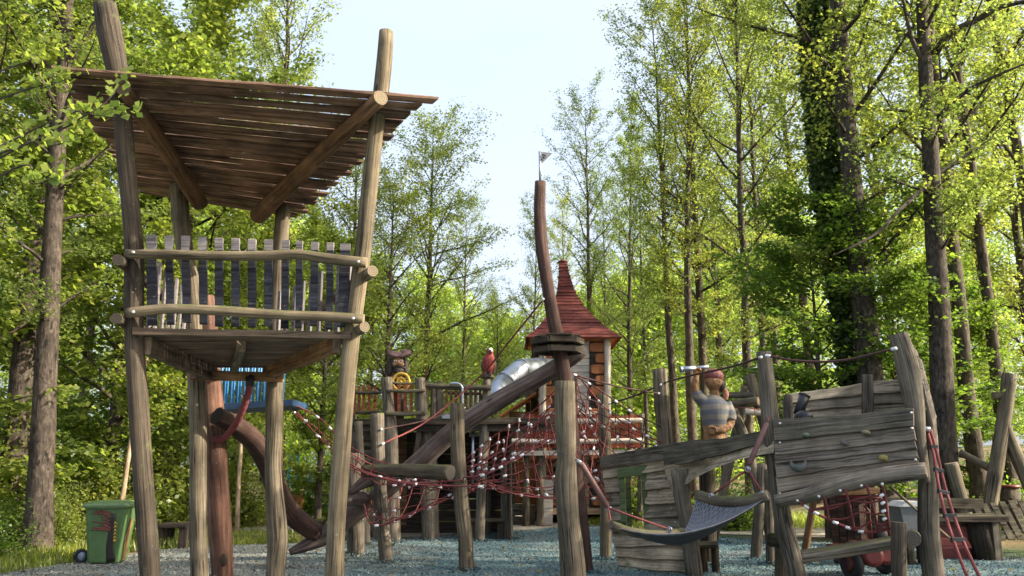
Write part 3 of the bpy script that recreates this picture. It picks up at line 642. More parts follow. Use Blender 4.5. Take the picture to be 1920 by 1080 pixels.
# front rails
mb = MB()
rt = MB().tube([P(x, y, 8.84) for x, y in ((237, 476), (300, 477), (420, 480), (500, 479), (560, 477), (615, 485), (688, 493))], [S(r, 8.84) for r in (9.5, 10, 9.5, 9.5, 10, 10.5, 10)], 12, .07, seg=34).build('rail', [W_TAN, E_TAN], tw)
rb = MB().tube([P(x, y, 8.84) for x, y in ((239, 587), (290, 581), (330, 579), (420, 583), (520, 590), (600, 593), (682, 598))], [S(r, 8.84) for r in (10, 10, 9.5, 9.5, 9.5, 10, 10)], 12, .07, seg=34).build('rail', [W_TAN, E_TAN], tw)
for par, pp in ((rt, ((250, 473), (672, 491))), (rb, ((250, 585), (662, 597)))):
    for x, y in pp:
        k = MB(); bolt(k, P(x, y, 8.77)); k.build('bolt', M_BOLT, par, origin=tw.location)
        bpy.data.objects[-1] if False else None
# side rails: run back on the outer side of the posts
def zat(pix, d, z):
    pts, rad = post_pts(pix, d); pts = sorted(pts, key=lambda p: p.z)
    for a, b in zip(pts, pts[1:]):
        if a.z <= z <= b.z: return lerp(a, b, (z - a.z) / (b.z - a.z))
    return pts[-1]
zb0 = P(440, 632, 8.9).z
for (x, y, s, pix, r) in ((221, 487, -1, BLp, 11), (218, 597, -1, BLp, 11), (699, 508, 1, BRp, 11), (684, 613, 1, BRp, 10)):
    p0 = P(x, y, 8.72); q = zat(pix, DB, p0.z); p1 = Vector((q.x + s * .26, 12.35, p0.z + .03))
    MB().tube([p0, lerp(p0, p1, .35) + Vector((0, 0, .02)), lerp(p0, p1, .7), p1], S(r, 8.7), 12, .06, seg=24).build('rail', [W_TAN if s > 0 else W_DARKPOST, E_TAN if s > 0 else E_DARK], tw)  # left rails use the shade-darkened wood
# pales
for x, w, yt in ((283, 19, 441), (316, 14, 442), (347, 15, 442), (379, 15, 444), (410, 15, 446), (441, 15, 447), (472, 15, 449), (503, 15, 449), (535, 14, 450), (561, 12, 452), (590, 14, 454), (619, 13, 455), (647, 19, 457)):
    yb = 603 + (x - 283) * .02 + random.uniform(0, 8); dx = random.uniform(-1, 1) - (x - 460) * .02
    mb = MB(); h = w / 2
    mb.board(P(x - h, yt, 8.93), P(x + h, yt, 8.93), P(x + h + dx, yb, 8.93), P(x - h + dx, yb, 8.93), .026)
    o = mb.build('pale', [W_NAVY], tw)
    k = MB(); k.board(P(x - h, yt - .6, 8.925), P(x + h, yt - .6, 8.925), P(x + h, 470, 8.925), P(x - h, 470, 8.925), .034); k.build('worn_tip', [W_PALEGREY], o, origin=tw.location)
zt = P(450, 452, 9).z; zl = P(450, 606, 9).z
def side_pales(p0, p1, n, mat, out):
    for i in range(n):
        t = (i + .6) / n; c = lerp(p0, p1, t); d = (p1 - p0).normalized(); w = .052
        hz = zt - random.uniform(0, .05)
        a, b = c - d * w, c + d * w
        if out > 0: a, b = b, a
        mb = MB(); mb.board(Vector((a.x, a.y, hz)), Vector((b.x, b.y, hz)), Vector((b.x, b.y, zl - .02)), Vector((a.x, a.y, zl - .02)), .026)
        mb.build('pale', [mat], tw)
side_pales(Vector((zat(FLp, DF, 3.6).x - .02, 9.35, 0)), Vector((zat(BLp, DB, 3.6).x - .02, 11.75, 0)), 7, W_PALEGREY, 1)
side_pales(Vector((zat(FRp, DF, 3.6).x + .02, 9.35, 0)), Vector((zat(BRp, DB, 3.6).x + .06, 11.75, 0)), 10, W_PALEGREY, -1)
# platform
mb = MB(); zf = P(450, 622, 8.92).z
xl0, xr0, xl1, xr1 = P(254, 622, 8.92).x, P(658, 634, 8.92).x, P(372, 622, 12).x, P(520, 622, 12).x + .1
nf = 24
for i in range(nf):
    t0, t1 = i / nf, (i + .90) / nf; y0, y1 = 9.0 + 3.1 * t0, 9.0 + 3.1 * t1
    mb.board((lerp(xl0, xl1, t1) - .06, y1, zf), (lerp(xr0, xr1, t1) + .06, y1, zf), (lerp(xr0, xr1, t0) + .06, y0, zf), (lerp(xl0, xl1, t0) - .06, y0, zf), .032, 3, .004)
mb.build('floor', [W_FLOOR], tw)
MB().board(P(248, 614, 8.86), P(658, 622, 8.86), P(658, 635, 8.86), P(248, 627, 8.86), .05, 10, .004).build('fascia', [W_FLOOR], tw)
zj = zf - .032
def joist(p0, p1, w, h, mat=W_JOIST):
    p0 = Vector((p0[0], p0[1], zj - h / 2 - .003)); p1 = Vector((p1[0], p1[1], zj - h / 2 - .003))
    MB().beam(p0, p1, w, h, seg=8, wob=.006).build('joist', [mat, E_TAN], tw)
joist((P(275, 650, 9.05).x, 9.05), (P(402, 690, 12.1).x, 12.1), .09, .19, W_FLOOR); joist((P(632, 655, 9.05).x, 9.05), (P(498, 690, 12.1).x, 12.1), .09, .17)
joist((P(452, 650, 9.4).x, 9.4), (P(438, 690, 12.0).x, 12.0), .10, .12, W_POST)
cb = MB().board(P(357, 694, 11.80), P(530, 698, 11.80), P(530, 716, 11.80), P(357, 712, 11.80), .08, 8, .004).build('cross_beam', [W_JOIST, E_TAN], tw)
for x in (370, 470, 518):
    k = MB(); bolt(k, P(x, 706, 11.79), r=.03); k.build('bolt', M_BLACK, cb, origin=tw.location)
# swing handle rope, red post, blue walkway
t = thing('climbing_rope', P(405, 825, 12.2), 'thick red twisted rope hanging from the tower cross beam to the red post', 'rope')
pp = catmull([P(x, y, d) for x, y, d in ((469, 716, 11.74), (464, 742, 11.75), (450, 780, 11.9), (432, 808, 12.1), (417, 823, 12.2), (403, 824, 12.24))], 60)
mb = MB(); mb.tube(pp, [S(6.2, 12) * (1 + .10 * math.sin(i * 2.1)) for i in range(61)], 10); mb.build('rope', M_ROPE, t)
k = MB(); k.tube([P(469, 706, 11.74), P(468, 724, 11.74)], S(8, 12), 10); k.build('grip', M_BLACK, t)
t = thing('red_post', Vector((P(417, 1076, 12.6).x, 12.6, 0)), 'red stained leaning post behind the two back tower posts', 'post')
pts, rad = post_pts([(386, 556, 15), (391, 640, 18), (396, 720, 20), (405, 850, 20), (411, 950, 21), (417, 1070, 20)], 12.6)
MB().tube(pts, rad, 14, .05, seg=24).build('pole', [W_REDPOST, E_TAN], t)
k = MB(); k.ell(P(419, 1050, 12.33), (.05, .03, .09)); k.build('knot', W_DARKPOST, t)
t = thing('blue_walkway', Vector((P(475, 760, 13.6).x, 13.6, 0)), 'blue steel walkway with upright bars behind the tower legs', 'walkway')
zb = P(470, 762, 13.2).z
MB().prism([(P(404, 768, 13.1).x, 13.1, zb - .06), (P(548, 760, 13.1).x, 13.1, zb + .01), (P(548, 760, 13.1).x, 13.1, zb + .10), (P(404, 768, 13.1).x, 13.1, zb + .03)], (0, 1.0, 0)).build('deck', M_NAVY, t)
for row, yy in ((0, 13.16), (1, 14.02)):
    for i in range(11 if row == 0 else 10):
        x = P(410 + i * 12.2 + row * 5, 720, yy).x
        k = MB(); k.tube([(x, yy, zb + .03), (x, yy, zb + 1.02)], .017, 8); k.build('bar', M_BLUE, t)
    k = MB(); k.tube([(P(404, 680, yy).x, yy, zb + 1.02), (P(538, 680, yy).x, yy, zb + 1.06)], .022, 8); k.build('handrail', M_BLUE, t)
pts, rad = post_pts([(519, 690, 12), (518, 800, 12), (518, 900, 12), (518, 1030, 12)], 13.9); MB().tube(pts, rad, 10, .04, seg=12).build('support', [W_REDPOST], t)
# ------------------------------------------------------------ leaning anchor-shaped log, mast
t = thing('leaning_anchor', Vector((P(590, 1010, 15.4).x, 15.4, 0)), 'giant wooden anchor, its long brown shank leaning up to the mast', 'anchor')
MB().tube([P(x, y, d) for x, y, d in ((543, 1036, 15.2), (575, 1022, 15.25), (610, 1004, 15.3), (660, 965, 15.2), (715, 925, 15.1), (790, 862, 14.9), (860, 800, 14.7), (950, 742, 14.4), (1030, 697, 14.1), (1094, 655, 13.8))],
          [S(r, 14.7) for r in (6, 12, 17, 18, 17, 17, 17, 16.5, 16, 14)], 16, .05, seg=48).build('shank', [W_ANCHOR, E_DARK], t)
MB().tube([P(x, y, d) for x, y, d in ((406, 779, 12.15), (440, 797, 12.4), (475, 826, 12.9), (502, 870, 13.5), (522, 925, 14.2), (548, 965, 14.8), (592, 1000, 15.25))],
          [S(r, d_) for r, d_ in ((17, 12.2), (18, 12.4), (19, 12.9), (19, 13.5), (19, 14.2), (19, 14.8), (16, 15.2))], 16, .04, seg=36).build('arm', [W_MAST, E_DARK], t)
for x, y, x2, y2 in ((688, 938, 640, 950), (722, 893, 655, 925)):
    k = MB(); k.tube([P(x, y, 14.9), P((x + x2) / 2, (y + y2) / 2 - 8, 14.8), P(x2, y2, 14.7)], [.13, .12, .04], 10, .05, seg=8); k.build('fluke', [W_ANCHOR], t)
t = thing('ship_mast', Vector((P(1100, 1030, 13.4).x, 13.4, 0)), 'tall bent red-brown mast with a lookout nest and a small pennant', 'mast')
pts, rad = post_pts([(1013, 341, 10.5), (1012, 400, 11.5), (1017, 470, 12), (1026, 530, 12), (1036, 590, 12.5), (1046, 640, 13), (1055, 690, 14), (1066, 780, 16), (1077, 880, 16), (1087, 975, 16)], 13.4)
MB().tube(pts, rad, 14, .035, seg=40).build('pole', [W_MAST, E_DARK], t)
nest = MB(); zc = P(1046, 648, 13.4)
for dz, dd, hw in ((.06, 0, .39), (-.08, .0, .36)):
    for k in range(6):
        a = R(60 * k + 8); b = R(60 * (k + 1) + 8)
        p0 = zc + Vector((math.cos(a) * hw, math.sin(a) * hw, dz)); p1 = zc + Vector((math.cos(b) * hw, math.sin(b) * hw, dz))
        nest.beam(p0, p1, .08, .09)
for k in range(5):
    yk = -.32 + .16 * k; hw = math.sqrt(max(.03, .37 ** 2 - yk ** 2)); nest.beam(zc + Vector((-hw, yk, .13)), zc + Vector((hw, yk, .13)), .165, .03, seg=3, wob=.004)
nest.build('lookout_nest', [W_DARKPOST, E_GREY], t)
mb = MB(); mb.tube([P(1013, 345, 13.4), P(1012, 284, 13.4)], .02, 8); mb.build('flagstaff', M_STEEL, t)
mb = MB(); mb.prism([P(1012, 284, 13.4), P(1036, 287, 13.38), P(1013, 309, 13.4)], (0, .012, 0)); pn = mb.build('pennant', plain('grey_pennant_metal', (.30, .31, .32), .6, .2, var=.35, scale=25), t)
mb = MB()
for a, b in (((1016, 290), (1024, 291)), ((1018, 295), (1022, 295)), ((1015, 300), (1018, 298))): mb.tube([P(*a, 13.375), P(*b, 13.375)], .012, 6)
mb.build('emblem', M_BLACK, pn, origin=t.location)
# ------------------------------------------------------------ free posts
def free_post(name, pix, d, label, mat=W_GREY, group=None, jit=.075, cat='post', n=16):
    pts, rad = post_pts(pix, d); t = thing(name, Vector((pts[-1].x, d, 0)), label, cat, group)
    MB().tube(pts, rad, n, jit, seg=26).build('shaft', [mat, E_GREY], t); return t
t = free_post('stump_post', [(1059, 715, 19), (1060, 780, 20), (1063, 860, 19), (1061, 905, 23), (1066, 980, 21), (1072, 1040, 23), (1076, 1110, 25)], 10.4, 'thick grey post standing in front of the mast', W_POST)
k = MB(); k.tube([P(1050, 853, 10.17), P(1050, 853, 10.28)], .033, 10); k.build('drill_hole', M_BLACK, t)
k = MB(); k.tube([P(1080, 862, 10.25), P(1090, 868, 10.2)], .02, 8); k.build('eye_bolt', M_BOLT, t)
t = free_post('gallows_post', [(857, 757, 13), (858, 820, 13), (861, 880, 14), (866, 950, 14), (872, 1010, 14), (874, 1056, 15)], 13.6, 'leaning grey post carrying the end of the low cross log', W_POST)
MB().tube([P(680, 884, 14.0), P(740, 882, 13.9), P(800, 884, 13.7), P(845, 886, 13.4)], [S(r, 13.6) for r in (12, 12, 13, 14)], 12, .06, seg=18).build('cross_log', [W_MOSSRAIL, E_GREY], t)
free_post('notched_post', [(707, 775, 13), (708, 830, 13), (712, 900, 12), (716, 970, 12), (724, 1038, 13)], 14.7, 'grey split post in front of the pirate deck steps')
free_post('thin_post', [(672, 790, 8), (675, 850, 7), (680, 930, 8), (685, 1000, 8)], 18.0, 'thin grey post beside the pirate deck steps')
free_post('bark_worn_post', [(660, 850, 14), (664, 930, 16), (668, 1026, 16)], 15.9, 'short thick weathered post partly hidden by the right front tower leg')
free_post('peeled_post', [(1130, 738, 10), (1133, 800, 11), (1135, 860, 11), (1136, 960, 11), (1136, 1010, 11)], 15.2, 'patchy bark-peeled post between the hut and the hull', W_POST)
free_post('hull_side_post', [(1237, 692, 13), (1241, 760, 14), (1246, 830, 14), (1250, 1020, 14)], 14.3, 'grey post rising behind the left end of the hull', W_POST)
free_post('net_post', [(945, 895, 8), (950, 940, 9), (952, 1002, 10)], 19.2, 'dark leaning post under the rope net, beside the dark cabin')

# ------------------------------------------------------------ rope nets
CLAMP_ME = None
def clamp(parent, c, ax, root):
    global CLAMP_ME
    if CLAMP_ME is None:
        k = MB(); k.tube([(-.034, 0, 0), (-.03, 0, 0), (.03, 0, 0), (.034, 0, 0)], [.015, .020, .020, .015], 8); CLAMP_ME = k.build('clamp', M_CLAMP).data
        bpy.data.objects.remove(bpy.data.objects['clamp'])
    o = bpy.data.objects.new('clamp', CLAMP_ME); COL.objects.link(o); o.parent = parent
    o.location = Vector(c) - root; o.rotation_euler = Vector(ax).to_track_quat('X', 'Z').to_euler(); return o
def net(label, top, bot, nu, nv, sag=.15, bulge=0.0, r=.0092, clamps=.3, base=None, maxc=70, skew=0, dark=0, name='rope_net'):
    """rope net hung between two edge curves of (px, py, d) points"""
    A = catmull([P(*p) for p in top], nu * 2); Bq = catmull([P(*p) for p in bot], nu * 2)
    G = []
    for j in range(nv * 2 + 1):
        v = j / (nv * 2); row = []
        for i in range(nu * 2 + 1):
            s = 4 * v * (1 - v); q = A[i] * (1 - v) + Bq[i] * v
            row.append(Vector(q) + Vector((0, bulge * s, -sag * s)))
        G.append(row)
    c0 = G[nv][nu]; t = thing(name, (c0.x, c0.y, 0), label, 'rope net')
    mb = MB()
    for j in range(0, nv * 2 + 1, 2):
        e = j in (0, nv * 2); jr = [q + Vector((random.gauss(0, .012), random.gauss(0, .012), random.gauss(0, .018))) if 0 < k < nu * 2 and not e else q for k, q in enumerate(G[j])]
        mb.tube(jr, r * (1.35 if e else 1), 5, seg=nu * 3)
    for i in range(0, nu * 2 + 1, 2): mb.tube([G[j][i] for j in range(nv * 2 + 1)], r, 5, seg=nv * 3)
    mb.build('ropes', M_ROPEDARK if dark else M_ROPE, t)
    cnt = 0
    for j in range(0, nv * 2 + 1, 2):
        for i in range(0, nu * 2 + 1, 2):
            if cnt < maxc and random.random() < clamps:
                ax = (G[j][min(i + 1, nu * 2)] - G[j][max(i - 1, 0)]) if random.random() < .6 else (G[min(j + 1, nv * 2)][i] - G[max(j - 1, 0)][i])
                clamp(t, G[j][i] + Vector((0, -.01, 0)), ax, t.location); cnt += 1
    return t
net('long red rope tunnel net descending from the blue walkway past the tower leg', [(548, 757, 13.4), (600, 785, 13.5), (655, 836, 13.7), (720, 868, 13.9), (800, 886, 13.9), (868, 890, 13.8)],
    [(547, 762, 13.9), (600, 822, 13.7), (645, 862, 13.5), (700, 890, 13.4), (780, 905, 13.4), (868, 900, 13.4)], 11, 3, .12, .15, clamps=.34)
net('red rope edge netting sagging along the cross log', [(655, 848, 14.4), (700, 872, 14.5), (760, 882, 14.5), (868, 890, 14.4)], [(650, 872, 13.2), (700, 892, 13.1), (780, 908, 13.1), (900, 912, 13.3)], 9, 2, .16, -.1, clamps=.25)
net('red rope pouch net hanging under the cross log between two posts', [(700, 915, 15.3), (750, 905, 15.4), (810, 893, 15.3), (905, 868, 15.0)], [(682, 945, 13.6), (700, 985, 13.4), (770, 962, 13.5), (890, 905, 13.8)], 8, 5, .22, .1, clamps=.3)
net('big red rope net sheet sloping from the cabin up to the mast', [(872, 862, 14.6), (930, 815, 14.4), (1000, 770, 14.0), (1072, 702, 13.5)], [(868, 896, 13.2), (915, 888, 12.9), (985, 850, 12.9), (1058, 815, 12.9)], 11, 6, .12, .1, clamps=.42)
net('lower red rope net curving in front of the orange log wall', [(880, 880, 13.5), (950, 840, 13.5), (1000, 800, 13.6), (1072, 715, 13.5)], [(880, 895, 13.7), (960, 925, 13.9), (1050, 936, 14.0), (1140, 934, 14.0)], 10, 6, .20, .2, clamps=.26)
net('red rope net behind the others, ending by the hut base', [(900, 870, 16.5), (960, 815, 16.2), (1030, 780, 15.6), (1080, 710, 13.8)], [(905, 900, 17), (965, 922, 17), (1060, 930, 16.2), (1150, 870, 15.2)], 8, 5, .2, .15, clamps=.2)
net('red rope net right of the mast leading towards the hull', [(1082, 702, 13.5), (1130, 760, 14.0), (1180, 800, 14.2), (1240, 830, 14.2)], [(1080, 860, 13.0), (1110, 905, 13.2), (1130, 930, 13.4), (1145, 938, 13.5)], 7, 6, .14, .2, clamps=.3)
net('dark rope net between the mast and the post behind the hull', [(1078, 704, 13.4), (1130, 735, 13.7), (1180, 770, 14), (1238, 800, 14.2)], [(1085, 770, 14.5), (1130, 800, 15.0), (1180, 820, 15), (1228, 836, 14.6)], 6, 4, .10, .1, clamps=.45, dark=1)
def rope(name, pts, r, mat, label, ends=True, cat='rope', sag=0):
    q = [P(*p) for p in pts]; t = thing(name, (q[0].x, q[0].y, 0), label, cat)
    if sag and len(q) == 2: q = [q[0], lerp(*q, .5) - Vector((0, 0, sag)), q[1]]
    MB().tube(q, r, 6, seg=18).build('cord', mat, t)
    if ends:
        for a, b in ((q[0], q[1]), (q[-1], q[-2])): clamp(t, a, b - a, t.location)
    return t
rope('stay_rope', [(1018, 562, 13.35), (960, 634, 14.5), (900, 706, 16), (800, 790, 15.6), (718, 832, 14.6)], .016, M_ROPE, 'long thin red stay rope running from the mast down to the split post')
rope('stay_rope', [(870, 765, 18.2), (790, 790, 17), (715, 805, 14.6)], .013, M_ROPEDARK, 'short dark rope crossing in front of the dark cabin opening')
rope('hand_rope', [(1143, 757, 15), (1190, 742, 14.6), (1238, 722, 14.2)], .016, M_ROPEDARK, 'dark rope from the peeled post up to the post behind the hull')
rope('hand_rope', [(1250, 716, 14.2), (1300, 703, 13.2), (1370, 688, 12), (1426, 670, 11)], .016, M_ROPEDARK, 'dark hand rope passing in front of the carved sailor head')
rope('hand_rope', [(1440, 667, 11), (1500, 677, 10.8), (1580, 676, 10.5), (1676, 654, 10)], .016, M_ROPEDARK, 'dark hand rope sagging between the two tallest shipwreck posts')
rope('stay_rope', [(1078, 703, 13.4), (1160, 725, 13.8), (1236, 738, 14.2)], .013, M_ROPEDARK, 'dark rope from the mast straight to the post behind the hull')
def X(px, d, py=800): return P(px, py, d).x
def Z(py, d): return P(960, py, d).z
# ------------------------------------------------------------ pirate deck cabin
DP = 18.6
cab = thing('pirate_deck_cabin', Vector((X(800, DP), DP + 1.2, 0)), 'dark wooden pirate ship cabin with a railed upper deck and brown pales', 'playhouse')
zd = Z(789, DP)
def vpost(parent, pix, d, mat=W_GREY, name='post', jit=.07, n=12, ground=True, end=E_GREY):
    pts, rad = post_pts(pix, d, ground); return MB().tube(pts, rad, n, jit, seg=20).build(name, [mat, end], parent)
mb = MB()
for i in range(11):
    y0 = DP + .25 * i; mb.board((X(655, DP), y0 + .24, zd), (X(1005, DP), y0 + .24, zd), (X(1005, DP), y0, zd), (X(655, DP), y0, zd), .04, 2, .004)
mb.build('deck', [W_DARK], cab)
MB().beam(P(660, 791, DP - .04), P(1040, 789, DP - .04), .06, .13, seg=10, wob=.01).build('deck_beam', [W_DARKPOST, E_GREY], cab)
MB().beam(P(660, 802, DP + .05), P(1040, 802, DP + .05), .06, .16, seg=10, wob=.01).build('deck_beam', [W_DARK, E_GREY], cab)
# walls under the deck
def hwall(parent, x0, x1, z0, z1, y, mat, rows, th=.04, name='wall', lap=.02):
    mb = MB()
    for r in range(rows):
        a = lerp(z0, z1, r / rows); b = lerp(z0, z1, (r + 1) / rows)
        mb.board((x0, y + .0, b - .004), (x1, y + .0, b - .004), (x1, y - lap, a), (x0, y - lap, a), th, 8, .008)
    return mb.build(name, [mat], parent)
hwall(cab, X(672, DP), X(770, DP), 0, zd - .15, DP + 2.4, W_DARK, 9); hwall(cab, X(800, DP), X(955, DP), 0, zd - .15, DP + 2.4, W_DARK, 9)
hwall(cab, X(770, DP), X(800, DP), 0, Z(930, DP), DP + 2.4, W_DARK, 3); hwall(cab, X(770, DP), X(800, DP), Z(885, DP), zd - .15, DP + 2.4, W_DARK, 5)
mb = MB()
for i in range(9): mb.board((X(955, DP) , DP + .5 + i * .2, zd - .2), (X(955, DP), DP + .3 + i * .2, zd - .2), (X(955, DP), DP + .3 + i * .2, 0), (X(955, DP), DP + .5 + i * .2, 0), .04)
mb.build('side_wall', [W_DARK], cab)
k = MB(); k.board((X(880, DP), DP + .7, .44), (X(945, DP), DP + .7, .44), (X(945, DP), DP + .35, .44), (X(880, DP), DP + .35, .44), .05); k.beam((X(938, DP), DP + .5, 0), (X(938, DP), DP + .5, .4), .12, .12, (0, 1, 0)); k.beam((X(888, DP), DP + .5, 0), (X(888, DP), DP + .5, .4), .12, .12, (0, 1, 0)); k.build('bench', [W_DARKPOST], cab)
# posts
vpost(cab, [(725, 708, 11), (728, 760, 11), (731, 800, 13), (735, 900, 13), (738, 1000, 13)], DP - .1)
vpost(cab, [(788, 709, 10), (790, 760, 11), (791, 788, 11)], DP - .1, ground=False)
vpost(cab, [(800, 790, 15), (803, 860, 16), (806, 940, 17), (808, 1000, 17)], DP + .35)
vpost(cab, [(823, 716, 8), (824, 787, 8)], DP + .3, ground=False); vpost(cab, [(812, 727, 4.5), (812, 787, 5)], DP + .2, ground=False)
vpost(cab, [(662, 720, 6), (663, 790, 6), (664, 1000, 7)], DP + 1.4); vpost(cab, [(700, 905, 6), (700, 1000, 6)], DP + .6)
vpost(cab, [(655, 870, 12), (660, 950, 13), (664, 1010, 14)], DP + .8)
pp = vpost(cab, [(913, 708, 7), (911, 760, 8), (907, 840, 9), (903, 900, 9), (900, 1000, 9)], DP + .1)
# rails and pales
def hrail(x0, y0, x1, y1, d0, d1, r, mat=W_MOSSRAIL, n=10, parent=cab): return MB().tube([P(x0, y0, d0), P((x0 * .6 + x1 * .4), (y0 * .6 + y1 * .4) + 1.5, d0 * .6 + d1 * .4), P(x1, y1, d1)], S(r, d0), n, .09, seg=16).build('rail', [mat, E_GREY], parent)
hrail(725, 732, 798, 732, DP - .25, DP - .25, 3.2); hrail(722, 775, 799, 774, DP - .25, DP - .25, 4.2)
hrail(736, 718, 790, 718, DP + .15, DP + .15, 2.6); hrail(793, 722, 921, 727, DP - .05, DP - .05, 5.5)
hrail(662, 735, 715, 736, DP + 1.3, DP + .9, 3); hrail(662, 772, 715, 773, DP + 1.3, DP + .9, 3)
hrail(835, 735, 905, 738, DP + .25, DP + .25, 3.2)
def pale(parent, x, w, yt, yb, d, mat, lean=0, name='pale', th=.022):
    k = MB(); h = w / 2; sl = random.uniform(-1.6, 1.6)
    k.board(P(x - h + lean, yt + sl, d), P(x + h + lean, yt - sl, d), P(x + h, yb, d), P(x - h, yb, d), th, 3, .002); return k.build(name, [mat], parent)
for x in (664, 673, 682, 692, 703): pale(cab, x, 5.5, 722 + random.uniform(-1, 2), 776, DP + 1.22, W_REDPALE)
for x in (735, 748, 760, 771, 783): pale(cab, x, 6, 721 + random.uniform(-2, 2), 773, DP - .12, W_REDPALE)
for i, x in enumerate(range(837, 912, 9)): pale(cab, x, 5, 730 + random.uniform(-2, 2), 768, DP + .15, W_BROWN)
# metal slide handle and steps
k = MB(); k.tube([P(843, 719, DP - .2), P(858, 719, DP - .2), P(865, 724, DP - .2), P(867, 734, DP - .2), P(867, 785, DP - .2)], .028, 10, seg=24); k.build('grab_rail', M_STEEL, cab)
k = MB(); k.board(P(829, 777, DP - .1), P(870, 777, DP - .1), P(870, 785, DP - .1), P(829, 785, DP - .1), .3); k.build('slide_lip', M_STEEL, cab)
for i in range(5):
    x = 872 + i * 8.5; k = MB(); k.tube([P(x, 732, DP + .9), P(x, 770, DP + .9)], .022, 8); k.build('bar', M_WHITE, cab)
k = MB(); k.tube([P(887, 806, DP + .2), P(887, 905, DP + .2)], .035, 10); k.build('fire_pole', M_STEEL, cab)
for i, yp in enumerate((806, 815, 829, 843, 858, 874, 890)):
    k = MB(); k.board(P(671, yp, DP + .55), P(704, yp, DP + .55), P(704, yp + 7, DP + .5), P(671, yp + 7, DP + .5), .16, 2, .003); k.build('step', [W_GREY], cab)
k = MB(); k.board(P(745, 800, DP + 1.2), P(762, 800, DP + 1.2), P(762, 985, DP + 1.2), P(745, 985, DP + 1.2), .05); k.build('door_plank', [W_BROWN], cab)
k = MB(); k.beam(P(775, 880, DP + .1), P(788, 795, DP + .1), .05, .10, (1, 0, 0)); k.build('brace', [W_DARKPOST], cab)
# log rails and slat screen to the right of the cabin
scr = thing('slat_screen', Vector((X(935, 20.2), 20.2, 0)), 'curved brown upright slat screen left of the hut balcony', 'fence')
for i in range(13):
    a = i / 12; x = lerp(X(914, 20), X(957, 20), a); y = 20.3 - .35 * math.sin(a * 3.14); k = MB()
    k.board((x - .03, y, Z(800, 20)), (x + .03, y, Z(800, 20)), (x + .03, y, Z(862, 20)), (x - .03, y, Z(862, 20)), .03); k.build('slat', [W_BROWN], scr)
for x in (916, 955): vpost(scr, [(x, 806, 4), (x, 985, 5)], 20.5, W_GREY)
for yp in (803, 815): hrail(880, yp, 960, yp - 8, 20.7, 20.7, 4, W_PALEPLANK, parent=scr)
vpost(scr, [(946, 785, 7), (946, 830, 7), (946, 985, 7)], 20.8, W_PALEPLANK)

# ------------------------------------------------------------ carved pirate
DS = DP + .55
pc = P(743, 789, DS); u = S(1, DS)           # u: metres per photo pixel there
st = thing('pirate_statue', Vector((pc.x, DS, zd)), 'carved wooden pirate in a dark tricorn hat standing behind the ship wheel', 'statue')
def q(dx, dy, dz=0): return Vector((pc.x + dx * u, DS - dz * u, zd + dy * u))   # dx right, dy up from deck, dz towards the viewer, all in photo pixels
mb = MB()
mb.tube([q(-2, 0), q(-2, 30), q(-2, 52), q(-1, 74), q(-1, 84), q(0, 92), q(0, 98)], [13 * u, 13 * u, 14 * u, 16 * u, 12 * u, 8 * u, 8 * u], 16, seg=20)
mb.tube([q(-12, 80), q(-17, 66, 3), q(-10, 56, 9), q(4, 62, 16)], [6 * u, 5.5 * u, 4.5 * u, 3.6 * u], 10, seg=12); mb.tube([q(11, 80), q(17, 66, 3), q(17, 58, 9), q(15, 68, 15)], [6 * u, 5.5 * u, 4.5 * u, 3.6 * u], 10, seg=12)
fuse(mb.build('coat', wood('pirate_coat_wood', (.05, .018, .012), (.17, .06, .035), (.30, .12, .07), across=12), st), .018)
mb = MB(); mb.ell(q(1, 109, 1), (12 * u, 11 * u, 16 * u)); mb.tube([q(3, 113, 10), q(3.5, 107, 14), q(3, 104.5, 11)], [2.2 * u, 3.2 * u, 2 * u], 8); mb.ell(q(-5, 106, 8), (4 * u, 3.5 * u, 3.5 * u)); mb.ell(q(9, 106, 8), (4 * u, 3.5 * u, 3.5 * u)); mb.tube([q(-6, 118, 8.5), q(2, 117, 11.5), q(10, 118, 8.5)], 2 * u, 8)
head = fuse(mb.build('head', M_SKIN, st), .011, 2)
mb = MB()
for s_ in (-1, 1): mb.ell(q(2 + s_ * 5, 112.5, 10.6), (2.7 * u, 1.6 * u, 2.1 * u))
eyes = mb.build('eyes', M_WHITE, head, origin=st.location)
mb = MB()
for s_ in (-1, 1): mb.ell(q(2.4 + s_ * 5, 112.2, 12), (1.2 * u, .8 * u, 1.5 * u), 8, 6)
mb.build('pupils', M_BLACK, head, origin=st.location)
mb = MB()
for s_ in (-1, 1): mb.tube([q(3, 103, 12.5), q(3 + s_ * 6, 102, 11), q(3 + s_ * 11, 99.5, 8)], [2.8 * u, 2.4 * u, 1 * u], 8); mb.tube([q(2 + s_ * 2, 116, 11.6), q(2 + s_ * 9, 117.5, 9)], 1.3 * u, 6)
mb.ell(q(2, 95, 6), (10 * u, 8 * u, 8 * u)); mb.ell(q(3, 89, 6), (6.5 * u, 6 * u, 6 * u))
for s_ in (-1, 1): mb.tube([q(s_ * 12 + 1, 118, 0), q(s_ * 14, 104, 1), q(s_ * 15, 90, 1), q(s_ * 14, 80, 0)], [5 * u, 6 * u, 6 * u, 3 * u], 10, seg=10)
mb.ell(q(1, 104, -6), (13 * u, 8 * u, 18 * u)); fuse(mb.build('hair_and_beard', M_HAIR, st), .014, 2)
mb = MB(); mb.ell(q(1, 124, 0), (15 * u, 12 * u, 8 * u))
mb.tube([q(-19, 129, 0), q(-13, 124, 7), q(-4, 121, 11), q(3, 120.5, 12), q(10, 122, 11), q(18, 126, 6), q(21, 129, 0)], [4.6 * u, 5 * u, 4 * u, 3.2 * u, 4.4 * u, 6 * u, 6.6 * u], 12, seg=22)
